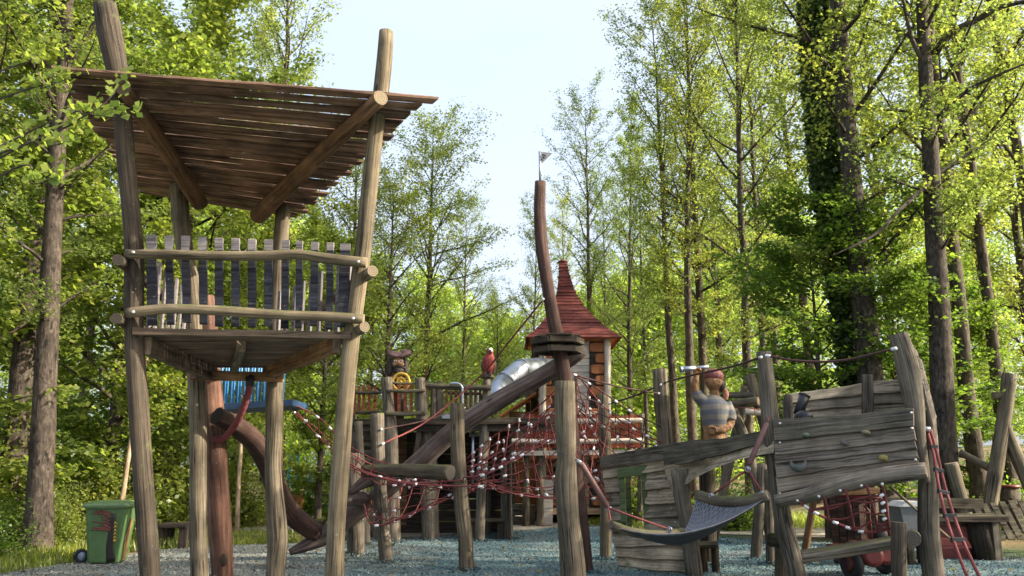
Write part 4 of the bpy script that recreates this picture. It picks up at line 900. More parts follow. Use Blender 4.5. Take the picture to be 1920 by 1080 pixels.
mb.tube([q(-19, 129, 0), q(-10, 127, -9), q(10, 127, -9), q(21, 129, 0)], 5 * u, 10, seg=16); mb.ell(q(-11, 127, 3), (9 * u, 6 * u, 6.5 * u)); mb.ell(q(13, 127, 4), (10 * u, 6 * u, 8 * u))
fuse(mb.build('tricorn_hat', M_HAT, st), .014, 3)
mb = MB()
for hx, hy, hz in ((4, 62, 17), (15, 68.5, 16)):
    mb.ell(q(hx, hy, hz), (3.4 * u, 2.6 * u, 3.2 * u), 10, 7)
    for f in range(4): mb.tube([q(hx - 2.2 + f * 1.5, hy + 2, hz + 1), q(hx - 2.2 + f * 1.5, hy + 3.6, hz + 2.6), q(hx - 2.2 + f * 1.5, hy + 1.4, hz + 3.8)], .75 * u, 6)
    mb.tube([q(hx - 3, hy, hz), q(hx - 4, hy + 1.5, hz + 1.8), q(hx - 2.6, hy + 2.8, hz + 2.6)], .85 * u, 6)
mb.build('hands', M_SKIN, st)
mb = MB()
for s_ in (-1, 1): mb.ell(q(s_ * 7 - 2, 3, 6), (6 * u, 10 * u, 4 * u))
mb.build('boots', M_HAIR, st)
# ship's wheel
wc = P(752, 716, DS - .24)
w = bpy.data.objects.new('steering_wheel', None); COL.objects.link(w); w.empty_display_size = .2; w.parent = cab; w.location = Vector((wc.x, wc.y, zd)) - cab.location
k = MB(); k.torus(wc, 15.5 * u, 2.9 * u, (0.12, 1, 0)); k.build('rim', M_YELLOW, w)
k = MB(); k.torus(wc, 7 * u, 2.6 * u, (0.12, 1, 0)); k.ell(wc, (4 * u, 3 * u, 4 * u)); k.build('hub', M_YELLOW, w)
for i in range(8):
    a = R(45 * i + 22); d_ = Vector((math.cos(a), -.12 * math.cos(a), math.sin(a))); k = MB()
    k.tube([wc + d_ * 5 * u, wc + d_ * 13 * u, wc + d_ * 17 * u, wc + d_ * 21 * u, wc + d_ * 23.5 * u], [1.1 * u, 1.3 * u, 1.2 * u, 1.7 * u, 1 * u], 8); k.build('spoke', M_HAIR, w)
k = MB(); k.tube([wc + Vector((0, .10, -.0)), Vector((wc.x, wc.y + .12, zd))], [.05, .07], 8); k.build('stand', W_DARKPOST, w)
# ------------------------------------------------------------ parrot
pb = P(914, 709, DP + .1); v = S(1, DP)
pr = thing('parrot_statue', pb, 'carved red parrot with a white face perched on a post beside the metal tube slide', 'statue')
def e(dx, dy, dz=0): return pb + Vector((dx * v, -dz * v, dy * v))
k = MB(); k.tube([e(0, 0), e(0, 2), e(0, 5), e(0, 7)], [11 * v, 14 * v, 12 * v, 9 * v], 12, .12); k.build('perch', [W_MOSSRAIL, E_GREY], pr)
k = MB(); k.tube([e(3, -2, -7), e(2, 10, -4), e(2, 22, 0), e(3, 34, 1), e(4, 43, 1), e(5, 49, 1)], [4 * v, 7 * v, 10 * v, 11.5 * v, 8 * v, 6 * v], 14, seg=16); k.ell(e(5, 50, 2), (7 * v, 7.5 * v, 7.5 * v))
fuse(k.build('body', plain('parrot_red_paint', (.24, .035, .03), .7, var=.6, scale=14), pr), .014)
for s_ in (-1, 1):
    k = MB(); k.tube([e(3 + s_ * 8, 38, -1), e(2 + s_ * 10, 26, -2), e(2 + s_ * 8, 12, -5), e(2 + s_ * 4, 2, -8)], [3 * v, 5 * v, 4 * v, 1.2 * v], 10, seg=12); k.build('wing', plain('parrot_wing_paint', (.075, .05, .035), .7, var=.6), pr)
    k = MB(); k.tube([e(s_ * 4, 14, 3), e(s_ * 4, 7, 6), e(s_ * 4, 4.5, 11)], [3 * v, 2 * v, 1.2 * v], 8)
    for f in (-1, 0, 1): k.tube([e(s_ * 4, 7, 6), e(s_ * 4 + f * 2.4, 6.5, 11), e(s_ * 4 + f * 2.8, 3, 13)], .9 * v, 6)
    k.build('foot', M_HAIR, pr)
k = MB(); k.ell(e(5.5, 51, 5.5), (4.6 * v, 4 * v, 6 * v)); fc = k.build('face', M_WHITE, pr)
k = MB(); k.tube([e(5.5, 51, 8), e(5.5, 49, 12), e(5.5, 45, 12.5), e(5.5, 42.5, 10.5)], [2.4 * v, 3 * v, 2.2 * v, .6 * v], 10, seg=10); k.build('beak', M_HAIR, pr)
k = MB()
for s_ in (-1, 1): k.ell(e(5.5 + s_ * 3.6, 53, 7.5), (.9 * v, .9 * v, 1 * v), 8, 6)
k.build('eyes', M_BLACK, fc, origin=pb)
# ------------------------------------------------------------ hut tower
DH = 24.0
xl, xr = X(1013, DH, 700), X(1138, DH, 700); wd_ = xr - xl; yb_ = DH + 1.9
hut = thing('hut_tower', Vector(((xl + xr) / 2, DH + .95, 0)), 'log hut tower with a curved pointed red roof and red balcony', 'playhouse')
ze, zfl, zb2 = Z(634, DH), Z(775, DH), 0
def clad(parent, x0, x1, z0, z1, y, mat, rows, name='wall', side=None):
    mb = MB()
    for r in range(rows):
        a = lerp(z0, z1, r / rows); b = lerp(z0, z1, (r + 1) / rows) - .008
        if side is None: mb.board((x0, y, b), (x1, y, b), (x1, y - .012, a), (x0, y - .012, a), .04, 6, .003)
        else: mb.board((side, x1, b), (side, x0, b), (side - .012, x0, a), (side - .012, x1, a), .04, 6, .003)
    return mb.build(name, [mat], parent)
clad(hut, xl + .05, xr - .05, zfl, ze, DH, W_PALEPLANK, 11, 'wall'); clad(hut, DH, yb_, zfl, ze, 0, W_ORANGE, 11, 'wall', side=xl)
clad(hut, xl + .05, xr - .05, .25, zfl, DH, wood('warm_plank', (.26, .15, .08), (.46, .31, .19), (.56, .42, .29), across=20, stain=.3), 12, 'wall'); clad(hut, DH, yb_, 0, zfl, 0, W_ORANGE, 14, 'wall', side=xl)
mb = MB(); mb.board((xr, DH + .05, ze), (xr, yb_, ze), (xr, yb_, 0), (xr, DH + .05, 0), .05, 1); mb.board((xr, yb_, ze), (xl, yb_, ze), (xl, yb_, 0), (xr, yb_, 0), .05, 1); mb.build('wall', [W_ORANGE], hut)
for px in (1029, 1120): MB().board(P(px - 15, 640, DH - .025), P(px + 15, 640, DH - .025), P(px + 15, 952, DH - .025), P(px - 15, 952, DH - .025), .03).build('corner_backing', [W_DARK], hut)
for px, s_ in ((1029, 1), (1120, -1)):
    for i in range(16):
        yp = 652 + i * 20.5; long_ = i % 2 == 0
        if yp > 940: break
        w2 = (15 if long_ else 11) * S(1, DH, 700); cx = X(px, DH, 700) - s_ * 0 + (s_ * (0 if long_ else -3)) * .01; c = Vector((cx if long_ else cx - s_ * .06, DH - .055, Z(yp, DH)))
        k = MB(); hh = 9.3 * S(1, DH, 700); sg_ = lambda t: math.copysign(abs(t) ** .5, t); jw = random.uniform(.9, 1.1)
        ring_ = lambda f, y: [c + Vector((w2 * jw * f * sg_(math.cos(R(a))), y, hh * f * sg_(math.sin(R(a))))) for a in range(0, 360, 15)]
        r1, r2, r3 = ring_(1, .05), ring_(1, -.02), ring_(.84, -.05); k.v += r1 + r2 + r3
        for q_ in (0, 24):
            for z_ in range(24): k.face((q_ + z_, q_ + (z_ + 1) % 24, q_ + 24 + (z_ + 1) % 24, q_ + 24 + z_), [(0, 0), (.1, 0), (.1, .1), (0, .1)], 0, True)
        k.face(tuple(range(48, 72)), [(w2 * math.cos(R(a)), hh * math.sin(R(a))) for a in range(0, 360, 15)], 1)
        k.build('log_end', [E_ORANGE, E_ORANGE], hut)
for px, d in ((1017, DH - .08), (1138, DH - .05)):
    vpost(hut, [(px, 632, 6.5), (px + 1, 700, 6.5), (px, 800, 7), (px, 965, 7)], d, W_PALEPLANK, 'corner_post')
vpost(hut, [(1003, 632, 6), (1002, 800, 7), (1002, 965, 7)], DH + 1.2, W_POST, 'corner_post'); vpost(hut, [(990, 735, 5), (990, 965, 6)], DH + 1.9, W_POST, 'corner_post')
MB().beam((xl, DH - .12, zfl), (xr, DH - .12, zfl), .04, .07).build('ledge', [W_PALEPLANK], hut)
MB().board((xl - .1, DH - .06, ze + .05), (xr + .1, DH - .06, ze + .05), (xr + .1, DH - .06, ze - .10), (xl - .1, DH - .06, ze - .10), .08).build('eave_board', [W_ORANGE], hut)
# roof: rings of lapped boards, curved like a witch's hat
rc = Vector(((xl + xr) / 2, DH + .95, 0)); prof = [(0, 1.00), (.07, .84), (.16, .68), (.27, .52), (.38, .38), (.50, .265), (.62, .185), (.75, .135), (.88, .10), (1, .075)]
zt_ = P(1056, 491, DH + .95).z; hw0 = 1.34; nr = 25
def pw(f):
    for (a, b), (c, d_) in zip(prof, prof[1:]):
        if a <= f <= c: return lerp(b, d_, (f - a) / (c - a))
    return prof[-1][1]
mb = MB(); apx = P(1055, 491, DH + .95).x - rc.x
for i in range(nr):
    f0, f1 = i / nr, min(1, (i + 1.25) / nr); z0, z1 = lerp(ze - .02, zt_, f0), lerp(ze - .02, zt_, f1); a, b = hw0 * pw(f0) + .02, hw0 * pw(f1) - .006
    o0, o1 = apx * f0, apx * f1; j = random.uniform(-.012, .012)
    cs0 = [Vector((rc.x + o0 + sx * (a + j), rc.y + sy * (a + j), z0 + random.uniform(-.006, .006))) for sx, sy in ((-1, -1), (1, -1), (1, 1), (-1, 1))]
    cs1 = [Vector((rc.x + o1 + sx * b, rc.y + sy * b, z1)) for sx, sy in ((-1, -1), (1, -1), (1, 1), (-1, 1))]
    for s_ in range(4): mb.board(cs1[s_], cs1[(s_ + 1) % 4], cs0[(s_ + 1) % 4], cs0[s_], .03, 3, .005)
rf = mb.build('roof', [W_REDROOF], hut)
k = MB(); k.tube([Vector((rc.x + apx, rc.y, zt_ - .02)), Vector((rc.x + apx, rc.y, zt_ + .03))], [.16, .13], 8); k.build('roof_cap', W_REDROOF, rf, origin=hut.location)
mb = MB()
pass
mb.prism([(rc.x - hw0 * .93, rc.y - hw0 * .93, ze - .03), (rc.x + hw0 * .93, rc.y - hw0 * .93, ze - .03), (rc.x + hw0 * .93, rc.y + hw0 * .93, ze - .03), (rc.x - hw0 * .93, rc.y + hw0 * .93, ze - .03)], (0, 0, .02)); mb.build('soffit', [W_ORANGE], hut)
# side lean-to
mb = MB(); a, b = P(936, 779, DH), P(1004, 735, DH)
for i in range(6): mb.board(b + Vector((0, .32 * (i + 1), 0)), b + Vector((0, .32 * i, 0)), a + Vector((0, .32 * i, 0)), a + Vector((0, .32 * (i + 1), 0)), .05)
mb.build('side_roof', [W_ORANGE], hut)
clad(hut, X(962, DH), xl - .02, .3, Z(770, DH), DH + .45, W_ORANGE, 12, 'wall'); vpost(hut, [(960, 772, 5), (960, 965, 6)], DH + .3, W_POST, 'corner_post')
# balcony
DBk = 23.05; zk = Z(846, DBk)
mb = MB()
for i in range(4): mb.board((X(942, DBk), DBk + .2 * i + .19, zk), (X(1206, DBk), DBk + .2 * i + .19, zk), (X(1206, DBk), DBk + .2 * i, zk), (X(942, DBk), DBk + .2 * i, zk), .05)
mb.build('balcony_floor', [W_GREY], hut)
MB().beam(P(942, 850, DBk - .03), P(1206, 848, DBk - .03), .05, .13, seg=8, wob=.006).build('balcony_beam', [W_PALEPLANK, E_GREY], hut)
for i, x in enumerate(np.linspace(985, 1198, 31)): pale(hut, x, 6.2, 779 + random.uniform(-2, 2), 840, DBk + .05, W_REDFENCE, name='pale')
for yp in (788, 826): hrail(940, yp + 1, 1204, yp, DBk - .08, DBk - .08, 4.6, W_PALEPLANK, 12, parent=hut)
for x in (978, 1060, 1140, 1203): vpost(hut, [(x, 776, 5), (x, 850, 5)], DBk + .12, W_GREY, 'balcony_post', ground=False)
for x in (986, 1012, 1142, 1200): vpost(hut, [(x, 850, 6), (x + 1, 910, 6), (x, 985, 7)], DBk + .15, W_POST, 'balcony_post')
k = MB(); k.board(P(1008, 900, DBk + .3), P(1038, 900, DBk + .3), P(1036, 985, DBk + .3), P(1008, 985, DBk + .3), .06, 3, .01); k.build('plank_panel', [W_PALEPLANK], hut)
mb = MB()
for r in range(4): mb.board(P(955, 945 + r * 11, DBk + .6), P(1003, 945 + r * 11, DBk + .6), P(1003, 955.5 + r * 11, DBk + .58), P(955, 955.5 + r * 11, DBk + .58), .04, 5, .01)
mb.build('low_panel', [W_GREY], hut)
# tube slide
sl = thing('tube_slide', Vector((X(950, 21.6, 720), 21.6, Z(730, 21.6))), 'shiny metal tube slide bending down from the hut behind the parrot', 'slide')
pth = [P(1040, 690, 23.4), P(1008, 689, 22.6), P(976, 692, 21.9), P(948, 715, 21.4), P(915, 752, 20.9)]
for i in range(4):
    k = MB(); k.tube([pth[i], pth[i + 1]], S(19, 21.5), 28, cap=i == 3); k.build('tube_section', [M_STEEL, M_BLACK], sl)
for i in (1, 2, 3):
    k = MB(); d_ = (pth[i] - pth[i + 1]).normalized() * .02; k.tube([pth[i] + d_, pth[i] - d_], S(19.8, 21.5), 28); k.build('flange', M_STEEL, sl)
# ------------------------------------------------------------ shipwreck
wr = thing('shipwreck_playhouse', Vector((X(1480, 12.2), 12.2, 0)), 'weathered grey wooden shipwreck play structure with a green-framed window', 'playhouse')
dL, dM, dR0, dR1 = 13.7, 13.1, 11.15, 10.2
def dl(x): return lerp(dL, dM, (x - 1127) / 130)
# left hull: rows of lapped planks around the window
rows = [(866, 843), (893, 879), (920, 914), (946, 940), (971, 966), (996, 992), (1021, 1020), (1040, 1048), (1056, 1074)]   # (y at left edge, y at right edge) of the row boundaries
def le(y): return np.interp(y, [858, 900, 960, 1010, 1056], [1128, 1131, 1141, 1149, 1158])
def re_(y): return np.interp(y, [835, 900, 960, 1075], [1245, 1256, 1270, 1303])
def hy(r, x):
    a, b = rows[r]; xl_, xr_ = le(a), re_(b); return lerp(a, b, (x - xl_) / (xr_ - xl_))
mbs = MB()
WX0, WX1, WY0, WY1 = 1167, 1209, 900, 992
for r in range(len(rows) - 1):
    ya = (hy(r, 1180), hy(r + 1, 1180)); segs = [(None, None)]
    if ya[0] < WY1 - 3 and ya[1] > WY0 + 3: segs = [(None, WX0), (WX1, None)]
    for s0, s1 in segs:
        def cx(side, rr):
            y = rows[rr][side]
            if side == 0: return s0 if s0 else le(y)
            return s1 if s1 else re_(y)
        x00, x10, x01, x11 = cx(0, r), cx(1, r), cx(0, r + 1), cx(1, r + 1)
        mbs.board(P(x00, hy(r, x00) - 1, dl(x00) + .02), P(x10, hy(r, x10) - 1, dl(x10) + .02), P(x11, hy(r + 1, x11) + 2.5, dl(x11) - .075), P(x01, hy(r + 1, x01) + 2.5, dl(x01) - .075), .055, 10, .02)
mbs.build('hull_wall', [W_HULL, E_GREY], wr)
# window
fr = MB()
fr.board(P(1158, 878, 13.36), P(1214, 872, 13.25), P(1214, 889, 13.25), P(1158, 897, 13.36), .10); fr.board(P(1160, 895, 13.4), P(1170, 894, 13.38), P(1175, 993, 13.35), P(1165, 993, 13.37), .10)
fr.board(P(1202, 890, 13.3), P(1211, 889, 13.28), P(1218, 990, 13.25), P(1208, 991, 13.28), .10); win = fr.build('window_frame', [W_GREEN], wr)
k = MB()
for r in range(len(rows) - 1):
    for xx_ in (1136 + r * 3, 1238 + r * 7): bolt(k, P(xx_, (hy(r, xx_) + hy(r + 1, xx_)) / 2, dl(xx_) - .05), r=.012)
k.build('screws', M_BOLT, wr)
k = MB(); k.board(P(1173, 893, 13.75), P(1182, 892, 13.75), P(1185, 992, 13.72), P(1176, 993, 13.72), .05); k.build('inner_post', [W_GREEN], win, origin=wr.location)
# gunwale planks and arch
MB().board(P(1124, 858, 13.62), P(1246, 833, 13.0), P(1247, 862, 13.0), P(1127, 882, 13.62), .07, 16, .02).build('gunwale_plank', [W_HULLDARK, E_GREY], wr)
MB().board(P(1243, 834, 13.0), P(1451, 806, 11.2), P(1451, 829, 11.2), P(1245, 876, 13.0), .07, 20, .02).build('gunwale_plank', [W_HULLDARK, E_GREY], wr)
def arch(top, bot, d0, d1, mat, name, th=.06):
    n_ = 22; T = catmull([(x, y, 0) for x, y in top], n_); Bt = catmull([(x, y, 0) for x, y in bot], n_); mb = MB()
    fr_ = [(P(T[i][0], T[i][1], lerp(d0, d1, i / n_)), P(Bt[i][0], Bt[i][1], lerp(d0, d1, i / n_) - .03)) for i in range(n_ + 1)]
    b0 = len(mb.v)
    for t_, b_ in fr_: mb.v += [t_, b_, b_ + Vector((0, th, 0)), t_ + Vector((0, th, 0))]
    L = 0
    for i in range(n_):
        a0 = i * 4; a1 = a0 + 4; l2 = L + (fr_[i + 1][0] - fr_[i][0]).length; h = (fr_[i][0] - fr_[i][1]).length
        for k_, (u0, u1) in enumerate(((0, h), (h, h + th), (h + th, 2 * h + th), (2 * h + th, 2 * h + 2 * th))):
            k2 = (k_ + 1) % 4; mb.face((a0 + k_, a0 + k2, a1 + k2, a1 + k_), ((L, u0), (L, u1), (l2, u1), (l2, u0)))
        L = l2
    mb.face((3, 2, 1, 0), [(0, 0)] * 4); e_ = n_ * 4; mb.face((e_, e_ + 1, e_ + 2, e_ + 3), [(0, 0)] * 4)
    return mb.build(name, [mat], wr)
arch([(1245, 874), (1320, 858), (1390, 842), (1451, 827)], [(1250, 892), (1320, 874), (1350, 866), (1390, 856), (1451, 838)], 12.96, 11.17, W_HULL, 'arch_plank')
arch([(1249, 889), (1320, 872), (1350, 865), (1390, 855), (1451, 837)], [(1261, 922), (1285, 909), (1310, 893), (1350, 874), (1400, 858), (1451, 849)], 12.92, 11.15, W_HULL, 'arch_plank')
# right panel
def pr_(x, y, dz=0): return P(x, y, lerp(dR0, dR1, (x - 1450) / 285) + dz)
pb_ = [((1450, 787), (1712, 766)), ((1451, 824), (1713, 797)), ((1452, 850), (1715, 823)), ((1453, 866), (1717, 840)), ((1455, 893), (1720, 856)), ((1457, 920), (1724, 879)), ((1459, 936), (1728, 893))]
mb = MB(); a, b = pb_[0], pb_[1]; mb.board(pr_(*a[0], -.01), pr_(*a[1], -.01), pr_(b[1][0], b[1][1] + 2, -.04), pr_(b[0][0], b[0][1] + 2, -.04), .06, 20, .014); mb.build('top_plank', [W_HULLDARK, E_GREY], wr)
mb = MB()
for (a, b) in zip(pb_[1:], pb_[2:]): mb.board(pr_(*a[0]) + Vector((0, .02, 0)), pr_(*a[1]) + Vector((0, .02, 0)), pr_(b[1][0], b[1][1] + 2) - Vector((0, .03, 0)), pr_(b[0][0], b[0][1] + 2) - Vector((0, .03, 0)), .06, 20, .016)
pn_ = mb.build('plank_panel', [W_HULLGREY, E_GREY], wr)
MB().tube([pr_(1455, 939, -.12), pr_(1520, 927, -.12), pr_(1590, 906, -.12), pr_(1660, 890, -.12), pr_(1737, 881, -.12)], [S(12, 10.8), S(14, 10.8), S(14, 10.6), S(13, 10.4), S(13, 10.2)], 12, .12, seg=26).build('bottom_log', [W_HULLGREY, E_GREY], wr)
for x, y, rx, rz, c in ((1511, 815, 8, 4, (.10, .14, .09)), (1583, 830, 7, 5, (.09, .085, .075)), (1623, 810, 9, 4, (.20, .165, .10)), (1656, 858, 9, 6, (.22, .19, .06))):
    k = MB(); w_ = S(1, 10.7); cc_ = pr_(x, y, -.055); k.ell(cc_, (rx * w_, .045, rz * w_), 12, 8); k.ell(cc_ + Vector((rx * w_ * .4, -.01, -rz * w_ * .5)), (rx * w_ * .5, .04, rz * w_ * .7), 10, 7); fuse(k.build('climbing_hold', plain('hold_paint', c, .7), pn_, origin=wr.location), .012, 2)
k = MB(); k.tube([pr_(1482, 864, -.07), pr_(1486, 874, -.09), pr_(1497, 878, -.10), pr_(1507, 874, -.09), pr_(1511, 864, -.07)], [.012, .035, .05, .04, .012], 10, seg=14); k.build('climbing_hold', plain('dark_hold_paint', (.07, .08, .07), .7), pn_, origin=wr.location)
k = MB()
for x, y in ((1462, 794), (1462, 830), (1708, 774), (1709, 803), (1716, 862), (1722, 884), (1462, 925), (1543, 925), (1613, 908), (1497, 880)): bolt(k, pr_(x, y, -.06), r=.016)
k.build('bolts', M_BOLT, pn_, origin=wr.location)
# posts of the wreck
vpost(wr, [(1432, 660, 14), (1438, 720, 15), (1446, 800, 17), (1456, 880, 16), (1464, 950, 16), (1474, 1000, 17), (1490, 1060, 18), (1499, 1110, 18)], 11.3, W_GREY)
vpost(wr, [(1461, 930, 11), (1463, 1000, 11), (1463, 1060, 11)], 12.0, W_POST)
MB().tube([P(x, y, 10.45) for x, y in ((1684, 626), (1697, 668), (1707, 715), (1716, 770), (1723, 825), (1733, 880), (1738, 905))], [S(r, 10.4) for r in (17, 21, 21, 17, 12, 9, 6)], 14, .04, seg=26).build('stern_post', [W_GREY, E_GREY], wr)
vpost(wr, [(1738, 770, 14), (1742, 850, 17), (1741, 920, 19), (1742, 1000, 19), (1750, 1080, 19), (1752, 1110, 19)], 10.65, W_GREY)
vpost(wr, [(1274, 880, 16), (1281, 940, 16), (1292, 1000, 16), (1303, 1085, 17)], 12.7, W_GREY); vpost(wr, [(1325, 870, 15), (1327, 950, 15), (1328, 1020, 15)], 14.3, W_DARKPOST)
vpost(wr, [(1429, 870, 9), (1425, 930, 9), (1420, 1004, 10)], 15.2, W_GREY); vpost(wr, [(1441, 880, 9), (1443, 1000, 9), (1444, 1020, 9)], 14.3, W_GREY)
# stern side planks, back wall, deck
mb = MB()
for i in range(7):
    y0, y1 = 640 + i * 22, 668 + i * 22; xs_ = 1712 + 5.5 * i + (0 if i else -6)
    mb.board(P(xs_ - 2, y0, 10.5), P(xs_ - 2 + 4, y0 + 3, 10.5) + Vector((1.50, 3.0, .30)), P(xs_ + 10, y1 + 3, 10.45) + Vector((1.50, 3.0, .30)), P(xs_ + 6, y1, 10.45), .035, 6, .01)
mb.build('stern_planking', [W_HULLGREY, E_GREY], wr)
mb = MB()
for a, b in zip(((737, 709), (753, 730), (770, 752), (787, 772)), ((753, 730), (770, 752), (787, 772), (800, 792))): mb.board(P(1478, a[0], 13.3), P(1700, a[1], 13.0), P(1700, b[1] + 2, 12.95), P(1478, b[0] + 2, 13.25), .05, 14, .02)
mb.build('back_wall', [W_HULL, E_GREY], wr); vpost(wr, [(1626, 703, 11), (1627, 790, 11)], 12.85, W_GREY, ground=False)
vpost(wr, [(1477, 740, 9), (1478, 800, 9)], 12.9, W_GREY, ground=False)
mb = MB(); zk2 = P(1440, 848, 12).z
for i in range(13):
    y0, y1 = 10.75 + .2 * i, 10.94 + .2 * i; hx = lambda y: X(max(1255, 1245 + (13.0 - y) / 1.8 * 206) if y > 11.2 else 1450 + (11.15 - y) / .95 * 285 + 12, y, 850) + .16
    mb.board((hx(y1), y1, zk2), (X(1715, y1), y1, zk2), (X(1715, y0), y0, zk2), (hx(y0), y0, zk2), .05)
mb.build('deck', [W_DARK], wr)
k = MB(); k.tube([P(1497, 775, 11.7), P(1504, 757, 11.75), P(1508, 742, 11.8)], [S(9, 11.7), S(9.5, 11.7), S(10, 11.7)], 16); k.tube([P(1508, 743, 11.8), P(1509, 740, 11.8)], S(11, 11.7), 16); k.ell(P(1507, 786, 11.6), (S(18, 11.6), .16, S(17, 11.6))); k.build('cannon', [plain('black_iron', (.02, .02, .024), .4, .4), M_BLACK], wr)
# bench at the bottom
MB().board(P(1500, 1031, 10.75), P(1705, 1000, 10.45), P(1705, 1008, 10.1), P(1505, 1041, 10.4), .05, 10, .005).build('bench_plank', [W_GREY], wr)
MB().board(P(1505, 1042, 10.42), P(1705, 1010, 10.15), P(1705, 1026, 10.15), P(1505, 1058, 10.42), .06, 10, .005).build('bench_beam', [W_POST, E_TAN], wr)
k = MB(); k.tube([P(1712, 1010, 9.95), P(1712, 1006, 10.9)], S(14, 10), 14, .04); k.build('log_seat', [W_GREY, E_GREY], wr)
vpost(wr, [(1685, 979, 14), (1686, 1040, 14), (1687, 1110, 14)], 9.8, W_DARKPOST, 'bench_post')
k = MB(); k.board(P(1306, 1014, 13.4), P(1346, 1014, 13.4), P(1346, 1022, 13.2), P(1306, 1022, 13.2), .05); k.tube([P(1318, 1020, 13.4), Vector((P(1318, 1020, 13.4).x, 13.4, -.05))], .06, 8); k.tube([P(1340, 1020, 13.4), Vector((P(1340, 1020, 13.4).x, 13.4, -.05))], .06, 8); k.build('little_bench', [W_DARKPOST], wr)
k = MB(); k.tube([P(1444, 1012, 11.8), P(1478, 1016, 11.6)], .09, 10, .05); k.build('log_stub', [W_DARKPOST, E_GREY], wr)
# climbing net under the panel
bolts_ = [(1495, 939), (1535, 931), (1575, 920), (1615, 911), (1654, 908)]
hn = thing('hull_net', pr_(1575, 960), 'small red rope net hanging below the grey plank panel', 'rope net')
low = catmull([pr_(1495, 939, -.2), pr_(1530, 962, -.1), pr_(1578, 985, 0), (pr_(1625, 998, .1)), pr_(1668, 992, .15)], 16)
right = catmull([pr_(1654, 908, -.2), pr_(1660, 935, -.1), pr_(1663, 965, 0), pr_(1668, 992, .15)], 12)
mb = MB(); mb.tube(low, .017, 6); mb.tube(right, .017, 6)
top_ = catmull([pr_(x, y, -.2) for x, y in bolts_], 16)
for i, x in ((5, 0), (9, 0), (13, 0)): mb.tube([top_[i], Vector(top_[i]) * .5 + Vector(low[min(i + 1, 15)]) * .5 + Vector((0, -.03, 0)), low[min(i + 1, 15)]], .014, 6, seg=8)
for k_, (li, ri) in enumerate(((3, 4), (6, 7), (9, 10), (12, 11))): a, b = Vector(low[li]), Vector(right[ri]); mb.tube([a, lerp(a, b, .3) + Vector((0, 0, -.02)), lerp(a, b, .55) + Vector((0, 0, .03)), lerp(a, b, .8) + Vector((0, 0, -.02)), b], .012, 6, seg=14)
a, b = Vector(low[3]), Vector(right[3]); mb.tube([a, lerp(a, b, .38) + Vector((0, 0, .0)), lerp(a, b, .5), lerp(a, b, .66) + Vector((0, 0, .02)), b], .012, 6, seg=14)
mb.build('ropes', M_ROPE, hn)
for i in (2, 4, 7, 9, 11): clamp(hn, low[i], Vector(low[i + 1]) - Vector(low[i]), hn.location)
for i in (3, 5, 7, 9): clamp(hn, Vector(right[i]) + Vector((-.03, 0, 0)), (1, 0, .6), hn.location)
for x, y in bolts_:
    k = MB(); k.ell(pr_(x, y, -.25), (.020, .020, .020), 10, 7); k.build('knob', M_BOLT, hn)
# ------------------------------------------------------------ hammock
hm = thing('basket_hammock', P(1350, 1000, 10.6), 'black woven hammock slung between wooden spreader bars in front of the hull', 'hammock')
lf = catmull([P(1280, 997, 10.95), P(1240, 1003, 10.7), P(1190, 999, 10.45), P(1145, 984, 10.25)], 16); rt_ = catmull([P(1308, 928, 11.3), P(1350, 940, 11.0), P(1400, 940, 10.75), P(1441, 928, 10.6)], 16)
MB().tube(lf, [S(8, 10.4)] * 17, 10, .05).build('spreader_bar', [W_MOSSRAIL, E_GREY], hm); MB().tube(rt_, [S(10, 10.9)] * 17, 10, .05).build('spreader_bar', [W_MOSSRAIL, E_GREY], hm)
NU, NV = 22, 26
def hs(u_, v_):
    a = Vector(lf[0]) * 0; i = v_ * 16; k_ = min(int(i), 15); f = i - k_
    a = lerp(Vector(lf[k_]), Vector(lf[k_ + 1]), f); b = lerp(Vector(rt_[k_]), Vector(rt_[k_ + 1]), f)
    sg = 4 * u_ * (1 - u_) * (.06 + .19 * v_ + .10 * math.sin(v_ * math.pi)); return lerp(a, b, u_) + Vector((0, 0, -sg))
mb = MB()
for j in range(NV + 1):                       # flat straps lengthways, joined in staggered slots
    for i in range(NU):
        v0 = j / NV; w_ = .0125
        a, b = hs(i / NU, v0), hs((i + 1) / NU, v0); s0 = (hs(i / NU, min(1, v0 + .02)) - hs(i / NU, max(0, v0 - .02))).normalized() * w_
        b0 = len(mb.v); mb.v += [a - s0, a + s0, b + s0, b - s0]; nrm = Vector((0, 0, -.008)); mb.v += [x + nrm for x in (a - s0, a + s0, b + s0, b - s0)]
        mb.face((b0, b0 + 1, b0 + 2, b0 + 3), [(0, 0)] * 4); mb.face((b0 + 7, b0 + 6, b0 + 5, b0 + 4), [(0, 0)] * 4); mb.face((b0, b0 + 3, b0 + 7, b0 + 4), [(0, 0)] * 4); mb.face((b0 + 1, b0 + 5, b0 + 6, b0 + 2), [(0, 0)] * 4)
for j in range(NV):
    for i in range(NU):
        if (i + j) % 2: continue
        v0, v1 = j / NV, (j + 1) / NV; u_ = (i + .5) / NU; h = .30 / NU
        q4 = [hs(u_ - h, v0), hs(u_ + h, v0), hs(u_ + h, v1), hs(u_ - h, v1)]; b0 = len(mb.v); mb.v += q4 + [x + Vector((0, 0, -.008)) for x in q4]
        mb.face((b0, b0 + 1, b0 + 2, b0 + 3), [(0, 0)] * 4); mb.face((b0 + 7, b0 + 6, b0 + 5, b0 + 4), [(0, 0)] * 4)
mb.build('woven_mat', M_RUBBER, hm)
mb = MB(); b0 = 0
for j in range(11):
    for i in range(17): mb.v.append(hs(i / 16, j / 10) + Vector((0, 0, -.02)))
for j in range(10):
    for i in range(16): mb.face((j * 17 + i, j * 17 + i + 1, (j + 1) * 17 + i + 1, (j + 1) * 17 + i), [(0, 0)] * 4, 0, True)
mb.build('mat_backing', M_BLACK, hm)
